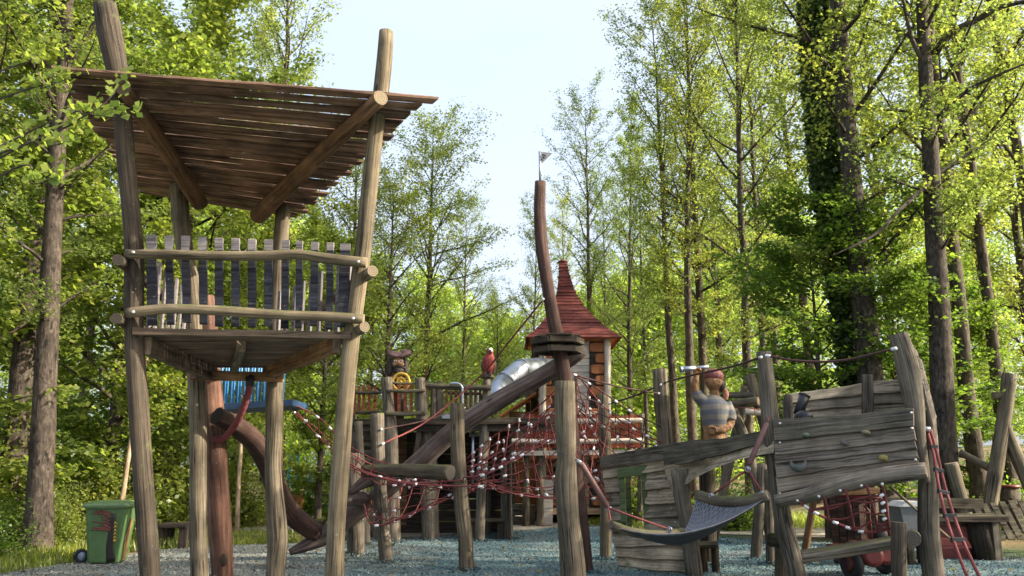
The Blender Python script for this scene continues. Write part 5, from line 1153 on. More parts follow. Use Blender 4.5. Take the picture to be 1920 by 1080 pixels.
for (a, b, c) in (((1088, 866, 10.4), (1140, 952, 10.6), None), ((1439, 792, 11.0), (1404, 872, 10.95), None)):
    p0, p1 = P(*a), P(*b); k = MB(); k.tube([p0, lerp(p0, p1, .04), lerp(p0, p1, .96), p1], [.012, .035, .035, .012], 10); k.build('hanger_sleeve', M_SLEEVE, hm)
for a, b in (((1140, 952, 10.5), (1146, 984, 10.25)), ((1140, 952, 10.5), (1262, 995, 10.8)), ((1402, 880, 10.95), (1330, 932, 11.1)), ((1402, 880, 10.95), (1432, 928, 10.65)), ((1439, 792, 11.0), (1441, 783, 11.1)), ((1088, 866, 10.4), (1078, 850, 10.35))): k = MB(); k.tube([P(*a), P(*b)], .013, 6); k.build('cord', M_ROPE, hm)
k = MB()
for x, y, d in ((1142, 955, 10.58), (1402, 880, 10.93), (1255, 993, 10.72), (1334, 930, 11.05), (1430, 926, 10.6)): k.torus(P(x, y, d), .030, .008, (.5, 1, 0), 14, 6); k.tube([P(x, y - 4, d), P(x + 1, y + 3, d)], .013, 8)
k.build('shackles', M_STEEL, hm)
# ------------------------------------------------------------ carved sailor
dS = 14.0; u2 = S(1.1, dS); sc_ = P(1341, 836, dS)
sr = thing('sailor_statue', Vector((sc_.x, dS, zk2)), 'carved wooden sailor in a striped shirt looking through a silver telescope', 'statue')
def s(dx, dy, dz=0): return sc_ + Vector((dx * u2, -dz * u2, dy * u2))
mb = MB()
mb.tube([s(2, -28), s(2, -6), s(0, 10), s(-1, 28), s(1, 52), s(2, 72), s(3, 82)], [22 * u2, 21 * u2, 19 * u2, 17.5 * u2, 22.5 * u2, 20 * u2, 10 * u2], 16, seg=22); mb.tube([s(3, 80), s(3, 92), s(4, 100)], [9 * u2, 8 * u2, 9 * u2], 12)
mb.ell(s(2, 108, 1), (15 * u2, 15 * u2, 16.5 * u2)); mb.tube([s(-6, 112, 8), s(-10, 106, 9), s(-7, 104, 7)], [2 * u2, 3 * u2, 2 * u2], 8); mb.tube([s(-8, 101, 6), s(-2, 99, 11)], 2 * u2, 8)
mb.tube([s(-18, 72, 0), s(-27, 84, 4), s(-31, 96, 6), s(-30, 108, 8), s(-28, 117, 9)], [9 * u2, 8 * u2, 7 * u2, 6 * u2, 5 * u2], 12, seg=14)
mb.tube([s(21, 70, 0), s(27, 50, 2), s(24, 34, 6), s(8, 26, 15), s(-6, 24, 17)], [9 * u2, 8.5 * u2, 7.5 * u2, 6.5 * u2, 5 * u2], 12, seg=14)
bm_ = bpy.data.materials.new('sailor_body'); bm_.use_nodes = True; n = bm_.node_tree.nodes; l = bm_.node_tree.links; bs = n['Principled BSDF']
tc = n.new('ShaderNodeTexCoord'); nz = noise(n, l, tc.outputs['Object'], 9, 4); rp = ramp(n, ((.3, (.12, .06, .025)), (.55, (.25, .13, .055)), (.75, (.33, .2, .095)))); l.new(nz.outputs['Fac'], rp.inputs[0]); l.new(rp.outputs[0], bs.inputs['Base Color']); bs.inputs['Roughness'].default_value = .75
vc = n.new('ShaderNodeTexVoronoi'); vc.inputs['Scale'].default_value = 16; l.new(tc.outputs['Object'], vc.inputs['Vector']); bm2 = n.new('ShaderNodeBump'); bm2.inputs['Distance'].default_value = .02; bm2.inputs['Strength'].default_value = .7; l.new(vc.outputs['Distance'], bm2.inputs['Height']); l.new(bm2.outputs[0], bs.inputs['Normal'])
fuse(mb.build('body', bm_, sr), .016, 3)
mb = MB(); mb.tube([s(-1, 30), s(1, 42), s(1, 54), s(2, 70), s(2.5, 80), s(3, 84)], [19 * u2, 21.5 * u2, 24 * u2, 22.5 * u2, 14 * u2, 9.5 * u2], 20, seg=18)
mb.tube([s(-16, 72, 0), s(-26, 83, 3.6), s(-29.5, 91, 5)], [11 * u2, 10 * u2, 8.6 * u2], 12, seg=8); mb.tube([s(20, 71, 0), s(26.5, 52, 2), s(25.5, 42, 4)], [11.5 * u2, 11 * u2, 10.3 * u2], 12, seg=8)
sm_ = bpy.data.materials.new('striped_shirt'); sm_.use_nodes = True; n = sm_.node_tree.nodes; l = sm_.node_tree.links; bs = n['Principled BSDF']
tc = n.new('ShaderNodeTexCoord'); wv = n.new('ShaderNodeTexWave'); wv.bands_direction = 'Z'; wv.inputs['Scale'].default_value = 1.9; wv.inputs['Distortion'].default_value = 1.4; wv.inputs['Detail Scale'].default_value = 1.5; l.new(tc.outputs['Object'], wv.inputs['Vector'])
rp = ramp(n, ((.3, (.10, .11, .125)), (.7, (.20, .18, .155)))); l.new(wv.outputs['Fac'], rp.inputs[0]); l.new(rp.outputs[0], bs.inputs['Base Color']); bs.inputs['Roughness'].default_value = .8
fuse(mb.build('striped_shirt', sm_, sr), .016, 2)
mb = MB(); mb.ell(s(3, 117, 0), (17 * u2, 17 * u2, 13 * u2)); mb.tube([s(-9, 114, 6), s(-2, 113, 12.5), s(9, 113, 12), s(18, 112, 2)], 2.2 * u2, 8, seg=12); fuse(mb.build('bandana', plain('dark_red_bandana', (.16, .045, .04), .7, var=.3), sr), .013, 2)
mb = MB(); mb.ell(s(12, 103, -3), (9 * u2, 12 * u2, 12 * u2)); mb.ell(s(15, 100, 3), (5.5 * u2, 5 * u2, 9 * u2)); fuse(mb.build('hair', M_HAIR, sr), .013, 2)
k = MB(); k.tube([s(21, 96, -6), s(24, 86, -7), s(23, 76, -6)], [4 * u2, 5 * u2, 2 * u2], 10, seg=8); k.build('bandana_tail', plain('pink_wood', (.42, .19, .12), .7), sr)
k = MB(); k.ell(s(-5.5, 109, 12), (1.8 * u2, 1 * u2, 1.4 * u2), 8, 6); k.ell(s(2.5, 109.5, 14.2), (1.8 * u2, 1 * u2, 1.4 * u2), 8, 6); k.build('eyes', M_HAIR, sr)
for hx, hy_, hz, dr in ((-28, 122, 9, 1), (-9, 24, 18, 0)):
    mb = MB(); mb.ell(s(hx, hy_, hz), (6 * u2, 5 * u2, 7 * u2), 12, 8)
    for f in range(4): mb.tube([s(hx - 4.5 + f * 2.8, hy_ + 4, hz + 3), s(hx - 4.5 + f * 2.8, hy_ + 8 - abs(f - 1.4), hz + 5), s(hx - 4.5 + f * 2.8, hy_ + 8.6 - abs(f - 1.4), hz - 1)], 1.5 * u2, 7, seg=6)
    mb.tube([s(hx + 5, hy_ - 2, hz + 2), s(hx + 6.5, hy_ + 3, hz + 5), s(hx + 3, hy_ + 6, hz + 7)], 1.7 * u2, 7, seg=6); mb.build('hand', M_SKIN if dr == 0 else W_CARVE, sr)
tl_ = thing('telescope', s(-28, 136, 9), 'silver telescope held up in the carved sailor hand', 'telescope')
k = MB(); k.tube([s(-55, 127, 11), s(-30, 129, 11)], 4.6 * u2, 14); k.build('front_tube', [M_STEEL, M_BLACK], tl_); k = MB(); k.tube([s(-30, 129, 11), s(-8, 131, 14)], 3.4 * u2, 14); k.build('rear_tube', [M_STEEL, M_BLACK], tl_); k = MB(); k.tube([s(-56, 127, 11), s(-52, 127.2, 11)], 5.4 * u2, 14); k.build('lens_ring', [M_STEEL, M_BLACK], tl_)
# ------------------------------------------------------------ log frame behind the sailor
lf_ = thing('log_climbing_frame', Vector((X(1400, 18), 18, 0)), 'pale log climbing frame with crossed poles behind the carved sailor', 'climbing frame')
for pts_, r in ((((1406, 702, 18), (1418, 745, 18), (1436, 810, 18), (1450, 900, 18)), 10), (((1398, 725, 18.4), (1392, 770, 18.4), (1376, 830, 18.4), (1352, 940, 18.4)), 9), (((1374, 768, 17.8), (1388, 800, 17.8), (1400, 830, 17.8), (1425, 930, 17.8)), 9)):
    pts, rad = post_pts([(x, y, r) for x, y, _ in pts_], pts_[0][2]); k = MB(); k.tube(pts, rad, 12, .04, seg=16); k.build('pole', [W_POST, E_TAN], lf_)
for a, b, r, mt in (((1366, 741, 18.2), (1416, 741, 17.9), 5.5, W_MOSSRAIL), ((1372, 757, 18.0), (1422, 752, 17.7), 8, W_POST), ((1395, 771, 17.6), (1438, 774, 17.6), 6, W_PALEPLANK)):
    k = MB(); k.tube([P(*a), P(*b)], S(r, 18), 12, .05, seg=10); k.build('crossbar', [mt, E_TAN], lf_)
k = MB(); k.tube([P(1370, 764, 17.7), P(1400, 765, 17.5), P(1436, 770, 17.4)], .012, 5); k.tube([P(1415, 768, 17.5), P(1418, 790, 17.5), P(1424, 810, 17.5)], .01, 5); k.build('cord', M_ROPE, lf_)
# ------------------------------------------------------------ right background
bo = thing('board_booth', Vector((X(1592, 14.8), 14.8, 0)), 'dark brown upright-board booth half hidden under the wreck panel', 'playhouse')
mb = MB()
for i in range(9): x = lerp(X(1545, 14.5), X(1640, 14.5), i / 9); w_ = (X(1640, 14.5) - X(1545, 14.5)) / 9 - .01; mb.board((x, 14.5 - .25 * math.sin(i / 8 * 3.14), Z(895, 14.5)), (x + w_, 14.5 - .25 * math.sin((i + .9) / 8 * 3.14), Z(895, 14.5)), (x + w_, 14.5 - .25 * math.sin((i + .9) / 8 * 3.14), .02), (x, 14.5 - .25 * math.sin(i / 8 * 3.14), .02), .05)
mb.build('wall', [W_MAST], bo); vpost(bo, [(1638, 905, 6), (1640, 1010, 6)], 14.3, W_TAN); vpost(bo, [(1528, 925, 6), (1512, 1020, 7)], 14.3, W_BROWN)
MB().beam(P(1535, 925, 14.2), P(1648, 920, 14.2), .08, .10).build('top_rail', [W_BROWN], bo)
ct = thing('red_cart', Vector((X(1622, 12.6), 12.6, 0)), 'red cart with round tanks and dark tyres under the wreck bench', 'cart')
for x, d in ((1596, 12.5), (1657, 13.2)):
    k = MB(); c = Vector((X(x, d, 1040), d, .24)); k.torus(c, .17, .07, (1, .25, 0), 24, 10); wh = k.build('tyre', M_BLACK, ct); k = MB(); k.tube([c - Vector((.05, 0, 0)), c + Vector((.05, 0, 0))], .11, 12); k.build('hub', M_RED, wh, origin=ct.location)
for x, d in ((1622, 12.55), (1645, 12.8)):
    k = MB(); c = Vector((X(x, d, 1040), d, .36)); k.tube([c + Vector((0, -.3, 0)), c + Vector((0, -.27, 0)), c + Vector((0, .4, 0)), c + Vector((0, .43, 0))], [.10, .155, .155, .10], 18); k.build('tank', M_RED, ct)
k = MB(); k.beam((X(1560, 12.7, 1040), 12.7, .42), (X(1655, 12.9, 1040), 12.9, .42), .25, .10); k.tube([(X(1650, 12.6), 12.6, .45), (X(1650, 12.6), 12.6, 1.05), (X(1640, 12.6), 12.6, 1.12), (X(1560, 12.6), 12.6, 1.14)], .022, 8); k.tube([(X(1618, 12.5), 12.5, .45), (X(1616, 12.5), 12.5, .95), (X(1608, 12.5), 12.5, 1.02)], .02, 8); k.build('frame', M_RED, ct)
k = MB(); k.tube([(X(1632, 12.6), 12.6, .5), (X(1632, 12.6), 12.6, .72)], [.13, .10], 14); k.build('seat', M_BLACK, ct)
tb = thing('grey_tub', Vector((X(1700, 14.5), 14.5, 0)), 'grey plastic tub on the ground behind the right shipwreck post', 'tub')
x0, x1 = X(1664, 14.5), X(1724, 14.5); mb = MB(); mb.prism([(x0, 14.3, .92), (x1, 14.3, .92), (x1 - .08, 14.35, .42), (x0 + .1, 14.35, .42)], (0, .5, 0)); mb.build('shell', M_GREYTUB, tb)
mb = MB(); mb.prism([(x0 - .03, 14.27, .92), (x0 + .12, 14.27, 1.0), (x1 - .15, 14.27, 1.0), (x1 + .03, 14.27, .92)], (0, .56, 0)); mb.build('rim', plain('pale_grey_plastic', (.42, .44, .46), .45), tb)
for x in (x0 + .14, x1 - .14): mb = MB(); mb.beam((x, 14.5, .0), (x, 14.5, .42), .08, .3, (0, 1, 0)); mb.build('stand', W_DARKPOST, tb)
dT = 14.9
pt = thing('plank_table', Vector((X(1780, dT), dT, 0)), 'rough plank table with a raised back board right of the shipwreck', 'table')
mb = MB()
for i in range(3): mb.board((X(1650, dT), dT + .2 * i + .19, Z(968, dT)), (X(1872, dT), dT + .2 * i + .19, Z(966, dT)), (X(1872, dT), dT + .2 * i, Z(966, dT)), (X(1650, dT), dT + .2 * i, Z(968, dT)), .05, 6, .006)
mb.build('top', [W_POST], pt); MB().board((X(1660, dT), dT - .03, Z(969, dT)), (X(1870, dT), dT - .03, Z(968, dT)), (X(1870, dT), dT - .03, Z(979, dT)), (X(1660, dT), dT - .03, Z(979, dT)), .03).build('apron', [W_DARK], pt)
MB().board((X(1680, dT), dT + .55, Z(935, dT)), (X(1861, dT), dT + .55, Z(937, dT)), (X(1861, dT), dT + .55, Z(957, dT)), (X(1680, dT), dT + .55, Z(955, dT)), .05, 6, .006).build('back_board', [W_POST, E_TAN], pt)
for x in (1700, 1822): MB().beam((X(x, dT), dT + .63, 0), (X(x, dT), dT + .63, Z(940, dT)), .12, .09, (0, 1, 0)).build('leg', [W_GREY], pt)
for x in (1690, 1850): MB().beam((X(x, dT), dT + .1, 0), (X(x, dT), dT + .1, Z(972, dT)), .12, .09, (0, 1, 0)).build('leg', [W_GREY], pt)
k = MB(); k.tube([P(1835, 978, dT + .3), P(1838, 995, dT + .3), Vector((X(1840, dT), dT + .3, 0))], [.22, .23, .25], 14, .06); tk = k.build('log_block', [W_DARK, E_DARK], thing('dark_log_block', Vector((X(1838, dT), dT + .3, 0)), 'big dark log block under the right end of the plank table', 'log'))
rb_ = thing('red_box', Vector((X(1762, 15.4), 15.4, 0)), 'red painted low box under the plank table', 'box')
k = MB(); k.board((X(1715, 15.2), 15.2, .55), (X(1815, 15.2), 15.2, .55), (X(1815, 15.2), 15.2, .30), (X(1715, 15.2), 15.2, .30), .4); k.build('lid', M_RED, rb_)
k = MB(); k.board((X(1718, 15.22), 15.22, .30), (X(1812, 15.22), 15.22, .30), (X(1810, 15.22), 15.22, 0), (X(1720, 15.22), 15.22, 0), .35); k.build('base', plain('dark_red_paint', (.13, .02, .02), .6), rb_)
br = thing('giant_broom', Vector((X(1785, 14.2), 14.2, 0)), 'broom with a wide red head leaning below the plank table', 'broom')
k = MB(); k.board(P(1755, 1010, 14.2), P(1812, 1010, 14.2), P(1821, 1022, 14.2), P(1755, 1024, 14.2), .14); k.board(P(1757, 1023, 14.21), P(1820, 1021, 14.21), P(1822, 1028, 14.21), P(1757, 1030, 14.21), .10); k.build('brush_head', M_RED, br)
k = MB(); k.tube([P(1783, 1011, 14.25), P(1725, 962, 14.0), P(1668, 912, 13.7)], .022, 8); k.build('stick', W_TAN, br)
pl = thing('leaning_pallet', Vector((X(1890, 16.5), 16.5, 0)), 'slatted wooden pallet leaning at the right edge of the photo', 'pallet')
for i in range(7):
    x = 1822 + i * 17; k = MB(); k.board(P(x, 946 - i * 2, 16.2), P(x + 11, 946 - i * 2, 16.2), P(x + 48, 1013 - i, 15.9), P(x + 36, 1014 - i, 15.9), .03); k.build('slat', [W_POST], pl)
for a, b in (((1815, 957, 16.23), (1930, 946, 16.2)), ((1850, 1001, 16.0), (1960, 994, 16.0))):
    k = MB(); k.beam(P(*a), P(*b), .06, .07); k.build('crosspiece', [W_POST], pl)
sf = thing('pole_frame', Vector((X(1870, 17.2), 17.2, gz(X(1870, 17.2), 17.2))), 'leaning log pole frame at the right edge behind the plank table', 'frame')
for pix, r in ((((1893, 702), (1885, 770), (1872, 850), (1858, 935)), 13), (((1880, 790), (1900, 840), (1925, 900)), 12), (((1783, 868), (1792, 900), (1806, 950)), 12)):
    pts, rad = post_pts([(x, y, r) for x, y in pix], 17.0, False); k = MB(); d_ = (pts[-1] - pts[-2]).normalized(); pts.append(pts[-1] + d_ * .6); rad.append(rad[-1]); k.tube(pts, rad, 12, .04, seg=14); k.build('pole', [W_POST, E_TAN], sf)
for a, b in (((1862, 742, 17.0), (1895, 738, 17.0)), ((1800, 848, 17.2), (1870, 886, 17.1))):
    k = MB(); k.tube([P(*a), P(*b)], [.07, .08], 10, .05, seg=8); k.build('crossbar', [W_POST, E_TAN], sf)
rs = thing('red_topped_stump', Vector((X(1890, 18), 18, gz(X(1890, 18), 18))), 'tree stump with a red painted top behind the leaning pallet', 'stump')
c = P(1891, 912, 18); k = MB(); k.tube([c + Vector((0, 0, -.9)), c + Vector((0, 0, -.02))], [.22, .18], 12, .08); k.build('trunk', [BARK, E_DARK], rs); k = MB(); k.tube([c + Vector((0, 0, -.02)), c + Vector((0, 0, .03))], [.22, .20], 14, .05); k.build('top', [M_RED, M_RED], rs)
# rope ladder
rl = thing('rope_ladder', P(1765, 900, 9.8), 'narrow red rope ladder with black rungs slanting down from the stern', 'rope ladder')
Lp = [(1738, 806, 10.5), (1750, 850, 10.3), (1758, 900, 10.1), (1771, 960, 9.8), (1790, 1020, 9.5), (1815, 1085, 9.2)]; Rp = [(1745, 806, 10.5), (1757, 850, 10.3), (1770, 905, 10.1), (1786, 960, 9.8), (1808, 1020, 9.5), (1838, 1085, 9.2)]
for q_ in (Lp, Rp):
    k = MB(); k.tube([P(*a) for a in q_], .018, 6, seg=20); k.build('rope', M_ROPE, rl)
a_, b_ = catmull([P(*p) for p in Lp], 40), catmull([P(*p) for p in Rp], 40)
for i in (6, 13, 19, 25, 31):
    k = MB(); p0, p1 = Vector(a_[i]), Vector(b_[i]); d_ = (p1 - p0).normalized() * .02; k.beam(p0 - d_, p1 + d_, .05, .05); k.build('rung', M_BLACK, rl)
k = MB(); k.tube([P(1728, 803, 10.5), P(1744, 806, 10.45)], .035, 10); k.build('bracket', M_STEEL, rl)
# fence at the far right
wf = thing('mesh_fence', Vector((X(1930, 26, 740), 26, gz(X(1930, 26, 740), 26))), 'grey metal fence at the far right beyond the trees', 'fence'); z0 = wf.location.z; x0 = X(1880, 26, 740)
for i in range(6):
    k = MB(); k.tube([(x0 + i * .9, 26, z0 - .2), (x0 + i * .9, 26, z0 + 3.0)], .035, 8); k.build('post', M_STEEL, wf)
k = MB()
for i in range(46): k.tube([(x0 + i * .1, 26, z0 + 1.9), (x0 + i * .1, 26, z0 + 2.95)], .009, 4)
for zz_ in (1.9, 2.4, 2.95): k.tube([(x0, 26, z0 + zz_), (x0 + 4.6, 26, z0 + zz_)], .015, 5)
k.build('wire_panel', M_STEEL, wf)
# ------------------------------------------------------------ wheeled bin
dB = 14.4; u3 = S(1, dB, 1000); bc = Vector((X(186, dB, 1048), dB + .3, 0))
bn = thing('wheeled_bin', bc, 'green wheeled bin with a tree painted on its front', 'bin')
M_BIN = plain('bin_green_plastic', (.07, .14, .05), .45, var=.22, scale=5)
mb = MB(); w0, w1, dp0, dp1, hb = .235, .33, .26, .35, .90; rz_ = Matrix.Rotation(R(8), 3, 'Z')
def bx(x, y, z): return bc + rz_ @ Vector((x, y, z))
def ring(w_, d_, z, c=.05): return [bx(x, y, z) for x, y in ((-w_ + c, -d_), (w_ - c, -d_), (w_, -d_ + c), (w_, d_ - c), (w_ - c, d_), (-w_ + c, d_), (-w_, d_ - c), (-w_, -d_ + c))]
def loft(mb, rings, m=0):
    b = len(mb.v)
    for r_ in rings: mb.v += r_
    n_ = len(rings[0])
    for i in range(len(rings) - 1):
        for k_ in range(n_): k2 = (k_ + 1) % n_; mb.face((b + i * n_ + k_, b + i * n_ + k2, b + (i + 1) * n_ + k2, b + (i + 1) * n_ + k_), [(0, 0), (1, 0), (1, 1), (0, 1)], m)
    mb.face(tuple(b + k_ for k_ in range(n_ - 1, -1, -1)), [(0, 0)] * n_, m); e_ = b + (len(rings) - 1) * n_; mb.face(tuple(e_ + k_ for k_ in range(n_)), [(0, 0)] * n_, m)
loft(mb, [ring(w0, dp0, .03), ring(w0 + .01, dp0 + .01, .06), ring(w1 - .01, dp1 - .01, hb - .03), ring(w1, dp1, hb - .02), ring(w1, dp1, hb)]); mb.build('body', M_BIN, bn)
mb = MB(); loft(mb, [ring(w1 + .035, dp1 + .035, hb + .004), ring(w1 + .04, dp1 + .04, hb + .035), ring(w1 + .02, dp1 + .02, hb + .07), ring(w1 - .08, dp1 - .08, hb + .10)]); mb.tube([bx(-w1, dp1 + .05, hb + .03), bx(w1, dp1 + .05, hb + .03)], .03, 8); mb.build('lid', plain('bin_lid_green', (.10, .17, .07), .4, var=.2), bn)
for sx in (-1,):
    c = bc + Vector((-.42, -.05, .115)); k = MB(); k.torus(c, .085, .032, (.45, -.9, 0), 24, 10); wh = k.build('wheel', M_BLACK, bn); k = MB(); k.ell(c, (.075, .04, .075)); k.build('hub', plain('grey_blue_plastic', (.25, .29, .36), .4), wh, origin=bc)
def fx(x, z, o=.0): w_ = lerp(dp0, dp1, z / hb); return bx(x, -w_ - .012 - o, z)
k = MB()
k.tube([fx(.13, .05), fx(.10, .3), fx(.12, .55), fx(.10, .8)], [.075, .055, .05, .06], 8, seg=12, squash=(1, .12, 1))
tr_ = k.build('painted_tree', plain('dark_trunk_paint', (.02, .015, .015), .5), bn)
k = MB()
for i in range(16):
    a = (.10 + random.uniform(-.02, .02), random.uniform(.52, .8)); b = (a[0] - random.uniform(.08, .34), a[1] + random.uniform(-.02, .14)); c = (lerp(a[0], b[0], .5), lerp(a[1], b[1], .5) + random.uniform(-.04, .04)); b = (max(-.28, b[0]), min(.86, b[1]))
    k.tube([fx(*a), fx(*c), fx(*b)], [.012, .012, .006], 6, seg=6, squash=(1, .3, 1))
k.build('painted_branches', plain('brown_paint', (.13, .035, .025), .5), bn)
k = MB()
for i in range(6): z_ = .36 + i * .055; k.tube([fx(.15, z_, .006), fx(.17, z_ + .03, .006), fx(.20, z_ + .005, .006)], [.014, .016, .006], 6, squash=(1, .3, 1))
k.build('painted_marks', M_YELLOW, bn)
k = MB(); sxw = lambda z, y: bx(lerp(w0, w1, z / hb) + .008, y, z); k.prism([sxw(.05, -.1), sxw(.4, -.16), sxw(.7, -.02), sxw(.72, .12), sxw(.4, .08), sxw(.05, .12)], (.004, 0, 0)); k.build('orange_patch', plain('bin_side_orange', (.24, .15, .06), .5, var=.6), bn)  # flat orange patch on the right face of the bin
# ------------------------------------------------------------ left background
lt = thing('low_table', Vector((X(336, 17.2), 17.2, 0)), 'low dark table at the edge of the gravel left of the tower back posts', 'table')
k = MB(); k.board((X(305, 17), 17.7, .46), (X(362, 17), 17.7, .46), (X(362, 17), 17, .46), (X(305, 17), 17, .46), .06); k.build('top', [W_DARK], lt)
for x in (312, 356):
    for y in (17.1, 17.6): k = MB(); k.beam((X(x, 17), y, 0), (X(x, 17), y, .40), .16, .10, (0, 1, 0)); k.build('leg', [W_DARK], lt)
bxp = thing('timber_block', Vector((X(592, 20.5), 20.5, 0)), 'tan timber step block on the path behind the tower', 'block')
k = MB(); k.prism([(X(575, 20.4), 20.3, .30), (X(613, 20.4), 20.3, .30), (X(606, 20.4), 20.3, 0), (X(578, 20.4), 20.3, 0)], (0, .5, 0)); k.build('body', W_TAN, bxp)
k = MB(); k.board((X(573, 20.4), 20.82, .33), (X(615, 20.4), 20.82, .33), (X(615, 20.4), 20.27, .33), (X(573, 20.4), 20.27, .33), .03); k.build('top_board', [W_TAN], bxp)
kb = thing('timber_edging', Vector((X(450, 18.3), 18.3, 0)), 'timber edging beam along the far side of the gravel', 'edging')
k = MB(); k.beam((X(385, 18.4), 18.4, .07), (X(640, 18.7), 18.7, .07), .16, .15, seg=12, wob=.008); k.build('beam', [W_TAN], kb)
os_ = thing('carved_stump', Vector((X(562, 25.0), 25.0, 0)), 'pale carved stump standing on the grass behind the tower', 'stump')
c = Vector((X(562, 25), 25, 0)); k = MB(); k.tube([c, c + Vector((.02, 0, .35)), c + Vector((0, 0, .6)), c + Vector((0, 0, .74))], [.20, .19, .22, .12], 14, .10, seg=10); k.build('body', W_CARVE, os_)
k = MB()
for s_ in (-1, 1): k.tube([c + Vector((s_ * .12, -.05, .66)), c + Vector((s_ * .15, -.05, .82))], [.07, .02], 8)
k.build('ears', W_CARVE, os_)
cf = thing('turquoise_frame', Vector((X(548, 31), 31, 0)), 'turquoise play frame far behind between the tower legs', 'climbing frame')
for x in (546, 562): k = MB(); k.tube([(X(x, 31), 31, 0), (X(x, 31), 31, 1.9)], .05, 8); k.build('post', M_CYAN, cf)
for i in range(6): k = MB(); k.tube([(X(546, 31), 31, .3 + i * .28), (X(562, 31), 31, .3 + i * .28)], .025, 6); k.build('rung', M_CYAN, cf)
bs_ = thing('blue_slide', Vector((X(600, 33), 33, 0)), 'blue slide far behind the long red rope net', 'slide')
k = MB(); k.board(P(580, 880, 33), P(618, 878, 33), P(618, 890, 33), P(580, 893, 33), .5); k.build('chute', M_BLUE, bs_)
for x in (582, 615): k = MB(); k.tube([P(x, 888, 33.2), Vector((X(x, 33), 33.2, 0))], .05, 8); k.build('leg', M_BLUE, bs_)
# ------------------------------------------------------------ branch reaching in from a young tree beside the viewer, upper left
yt = thing('young_alder', (-4.9, 5.2, 0), 'young tree at upper left with round-leaved twigs over the roof corner', 'tree')
V, Fc, UV, LP = [], [], [], []; rng = np.random.default_rng(11)
np_tube(V, Fc, UV, catmull([(-4.9, 5.2, -.2), (-4.85, 5.2, 1.5), (-4.9, 5.25, 3.0), (-4.7, 5.2, 4.3), (-4.6, 5.3, 5.6)], 16), np.linspace(.07, .012, 17), 8)
tips = [((-4.85, 5.2, 2.9), [P(60, 265, 5.3), P(150, 222, 5.3), P(200, 190, 5.3), P(232, 147, 5.3)]), ((-4.85, 5.2, 2.7), [P(80, 235, 5.5), P(160, 215, 5.5), P(215, 220, 5.4), P(250, 206, 5.4)]), ((-4.9, 5.2, 2.5), [P(30, 280, 5.2), P(90, 275, 5.2), P(150, 260, 5.2)]),
        ((-4.85, 5.2, 3.3), [P(30, 175, 5.4), P(80, 165, 5.4), P(140, 142, 5.4)]), ((-4.9, 5.2, 2.2), [P(0, 330, 5.1), P(60, 345, 5.1), P(110, 330, 5.1)]), ((-4.8, 5.2, 3.6), [P(10, 130, 5.5), P(60, 110, 5.5), P(95, 70, 5.5)])]
for st_, pts_ in tips:
    cv = catmull([st_] + [tuple(p) for p in pts_], 40); np_tube(V, Fc, UV, cv, np.linspace(.009, .002, 41), 5)
    for i in range(9, 41):
        for _ in range(3 if i < 40 else 5):
            o = rng.normal(0, 1, 3); o /= np.linalg.norm(o); o[2] = abs(o[2]) * .8 + .05; c = np.array(cv[i]) + o * rng.uniform(.03, .11); LP.append(c)
o = bpy.data.objects.new('trunk', wood_mesh('young_alder_trunk', [np.array(v_) - np.array([-4.9, 5.2, 0]) for v_ in V], Fc, UV, BARKG)); COL.objects.link(o); o.parent = yt
LP = np.array(LP) - np.array([-4.9, 5.2, 0]); LP = LP[rng.random(len(LP)) < .62]
o = bpy.data.objects.new('crown', leaf_mesh('young_alder_crown', LP, .062, L_MAPLE, rng, .5, .40)); COL.objects.link(o); o.parent = yt
# ------------------------------------------------------------ loose chips and leaves on the play surface
rg = np.random.default_rng(3)
N = 90000
yy = 8.5 + 14 * rg.random(N) ** 1.5; xx = (rg.random(N) - .5) * 2 * (yy * .62)
ok = inside(xx, yy, PLAY); xx, yy = xx[ok], yy[ok]; zz0 = .016 + .012 * rg.random(len(xx))
for fx_, fy_, fr_ in FEET:                        # chips banked up against the feet of the posts
    if fy_ > 20: continue
    c_ = 420; a_ = rg.random(c_) * 6.283; r_ = fr_ + np.abs(rg.normal(0, .11, c_)); xx = np.concatenate([xx, fx_ + r_ * np.cos(a_)]); yy = np.concatenate([yy, fy_ + r_ * np.sin(a_)])
    zz0 = np.concatenate([zz0, .015 + .075 * np.exp(-(r_ - fr_) / .09) * rg.random(c_)])
N = len(xx)
an = rg.random(N) * 6.283; tl = rg.normal(0, .45, N); ln = .012 + .02 * rg.random(N); wd = .005 + .008 * rg.random(N)
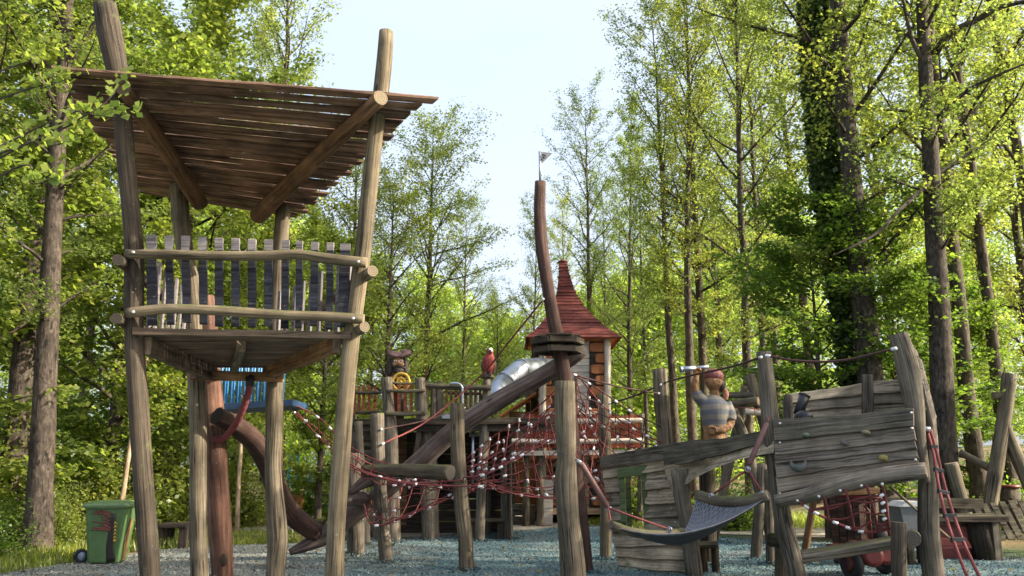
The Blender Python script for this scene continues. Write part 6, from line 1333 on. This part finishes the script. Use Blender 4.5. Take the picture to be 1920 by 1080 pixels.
aa = np.stack([np.cos(an) * ln, np.sin(an) * ln, tl * ln], 1); bb = np.stack([-np.sin(an) * wd, np.cos(an) * wd, rg.normal(0, .35, N) * wd], 1)
cc = np.stack([xx, yy, zz0], 1)
m, n, l, bs = nodemat('loose_chip')
ge = n.new('ShaderNodeNewGeometry'); sx = n.new('ShaderNodeSeparateXYZ'); l.new(ge.outputs['Position'], sx.inputs[0])
rp = ramp(n, ((0, (.018, .055, .07)), (.4, (.05, .14, .172)), (.8, (.085, .19, .22)), (1, (.27, .34, .33)))); l.new(ge.outputs['Random Per Island'], rp.inputs[0])
rq = ramp(n, ((0, (.09, .085, .07)), (1, (.33, .31, .26)))); l.new(ge.outputs['Random Per Island'], rq.inputs[0])
mr = n.new('ShaderNodeMapRange'); mr.inputs[1].default_value = -4.5; mr.inputs[2].default_value = -1.0; mr.inputs[3].default_value = .75; mr.inputs[4].default_value = .08; l.new(sx.outputs[0], mr.inputs[0])
l.new(mixc(n, l, 'MIX', mr.outputs[0], rp.outputs[0], rq.outputs[0]), bs.inputs['Base Color']); bs.inputs['Roughness'].default_value = .85
ch = bpy.data.objects.new('wood_chips', quads('wood_chips', cc, aa, bb, m)); COL.objects.link(ch)
tag(ch, 'loose blue and grey wood chips strewn over the play area', 'wood chips', kind='stuff')


N = 900; yy = 8.5 + 12 * rg.random(N) ** 1.3; xx = (rg.random(N) - .5) * 2 * (yy * .62); ok = inside(xx, yy, PLAY); xx, yy = xx[ok], yy[ok]; N = len(xx)
an = rg.random(N) * 6.283; ln = .02 + .03 * rg.random(N)
lt_ = bpy.data.objects.new('fallen_leaves', quads('fallen_leaves', np.stack([xx, yy, .035 + .015 * rg.random(N)], 1), np.stack([np.cos(an) * ln, np.sin(an) * ln, rg.normal(0, .3, N) * ln], 1), np.stack([-np.sin(an) * ln * .55, np.cos(an) * ln * .55, rg.normal(0, .3, N) * ln], 1), leafmat('dry_leaf', (.12, .07, .03), (.24, .16, .07), (.16, .19, .05), .2))); COL.objects.link(lt_)
tag(lt_, 'dry leaves fallen on the blue wood chips', 'fallen leaves', kind='stuff')
